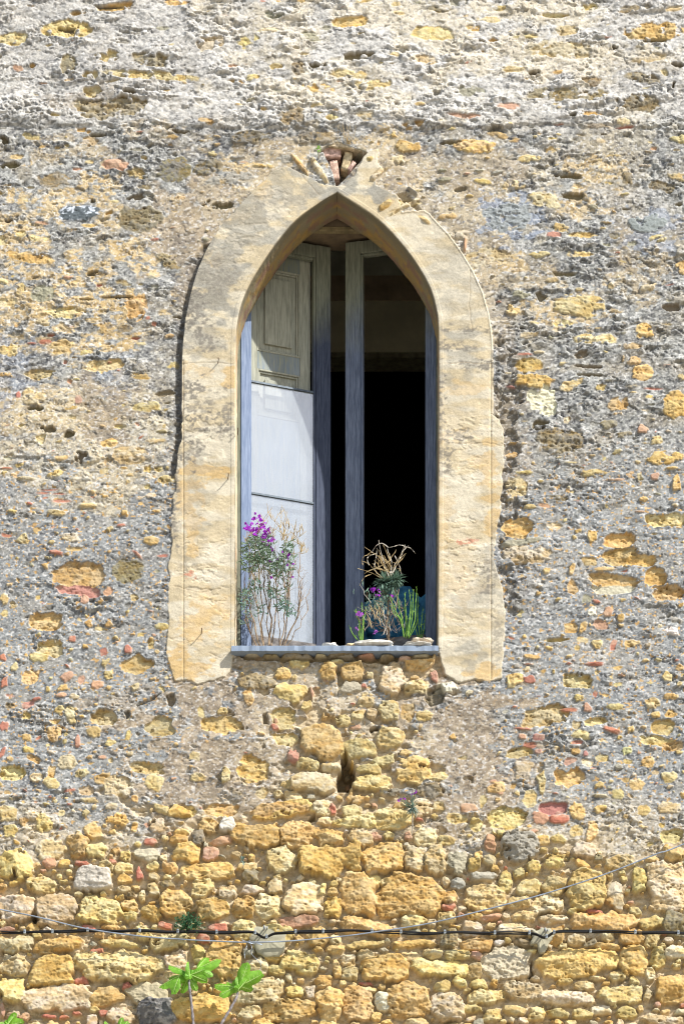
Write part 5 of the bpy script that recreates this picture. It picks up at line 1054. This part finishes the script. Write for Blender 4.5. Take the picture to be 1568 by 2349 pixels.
# crumpled blue sheet lying inside behind the right casement
def cloth():
    nx, nz = 90, 70; V = []; top = [(796, 1396), (822, 1386), (855, 1376), (880, 1366), (905, 1350), (925, 1345), (940, 1346), (952, 1362), (965, 1372), (978, 1360), (1004, 1352)]
    tx = [t_[0] for t_ in top]; ty = [t_[1] for t_ in top]
    for j in range(nz):
        v = j / (nz - 1)
        for i in range(nx):
            u = i / (nx - 1); px = 796 + u * 212; yt = np.interp(px, tx, ty); py = yt + (1500 - yt) * v
            f = .02 * math.sin(u * 17 + v * 5 + 2 * math.sin(v * 7)) + .012 * math.sin(u * 41 - v * 16) + .03 * math.sin(u * 6.0 + 3.4 * v) + .01 * math.sin(v * 30 + u * 12)
            V.append(at(px, py, .60 - .09 * math.sin(v * 1.5) - f * (.4 + v)))
    q_ = [(j * nx + i, j * nx + i + 1, (j + 1) * nx + i + 1, (j + 1) * nx + i) for j in range(nz - 1) for i in range(nx - 1)]
    root = np.array(at(890, 1481, .60)); V = [tuple(np.array(p) - root) for p in V]
    me = bpy.data.meshes.new('blue_sheet'); me.from_pydata(V, [], q_); me.polygons.foreach_set('use_smooth', [True] * len(q_)); me.update()
    o = new_obj('blue_sheet', me, None, plain('blue_fabric', (.035, .15, .26), .7, .2, 30, c2=(.07, .25, .38))); o.location = tuple(root)
    m = o.modifiers.new('s', 'SOLIDIFY'); m.thickness = .004
    tag(o, 'crumpled blue plastic sheet lying inside behind the right casement', 'sheet')
cloth()

# ------------------------------------------------------------------ street in front of the building
gm_ = MB(); gm_.v = [(-120, -160, 0), (120, -160, 0), (120, 30, 0), (-120, 30, 0)]; gm_.f = [(0, 1, 2, 3)]
tag(gm_.build('ground', plain('dusty_paving', (.34, .30, .24), .95, .2, 2)), kind='structure')

# ------------------------------------------------------------------ light, sky, camera
AZ, EL = R(52), R(43)      # from the right of the wall normal
to_sun = np.array([math.sin(AZ) * math.cos(EL), -math.cos(AZ) * math.cos(EL), math.sin(EL)])
import mathutils
ld = bpy.data.lights.new('sun', 'SUN'); ld.energy = 4.5; ld.angle = R(.53); ld.color = (1, .965, .91)
lo_ = bpy.data.objects.new('sun', ld); COL.objects.link(lo_); lo_.rotation_euler = mathutils.Vector(to_sun).to_track_quat('Z', 'Y').to_euler(); lo_.location = (10, -10, 30)
w = bpy.data.worlds.new('World'); scene.world = w; w.use_nodes = True; nt = w.node_tree
sky = nt.nodes.new('ShaderNodeTexSky'); sky.sky_type = 'NISHITA'; sky.sun_disc = False; sky.sun_elevation = EL
sky.sun_rotation = math.atan2(to_sun[0], to_sun[1])
nt.links.new(sky.outputs[0], nt.nodes['Background'].inputs[0]); nt.nodes['Background'].inputs[1].default_value = .12
cd = bpy.data.cameras.new('camera'); cam = bpy.data.objects.new('camera', cd); COL.objects.link(cam); scene.camera = cam
cam.location = (0, -DIST, ZC - H0); cam.rotation_euler = (R(90), 0, 0)
fh = 2349 * S
cd.sensor_fit = 'VERTICAL'; cd.sensor_height = 36; cd.lens = 36 * DIST / fh; cd.shift_y = H0 / fh; cd.shift_x = 0
cd.clip_start = .1; cd.clip_end = 500
scene.view_settings.view_transform = 'Standard'; scene.view_settings.look = 'None'; scene.view_settings.exposure = .52; scene.view_settings.gamma = 1
scene.cycles.max_bounces = 8
scene.cycles.pixel_filter_type = 'BLACKMAN_HARRIS'; scene.cycles.filter_width = 1.15
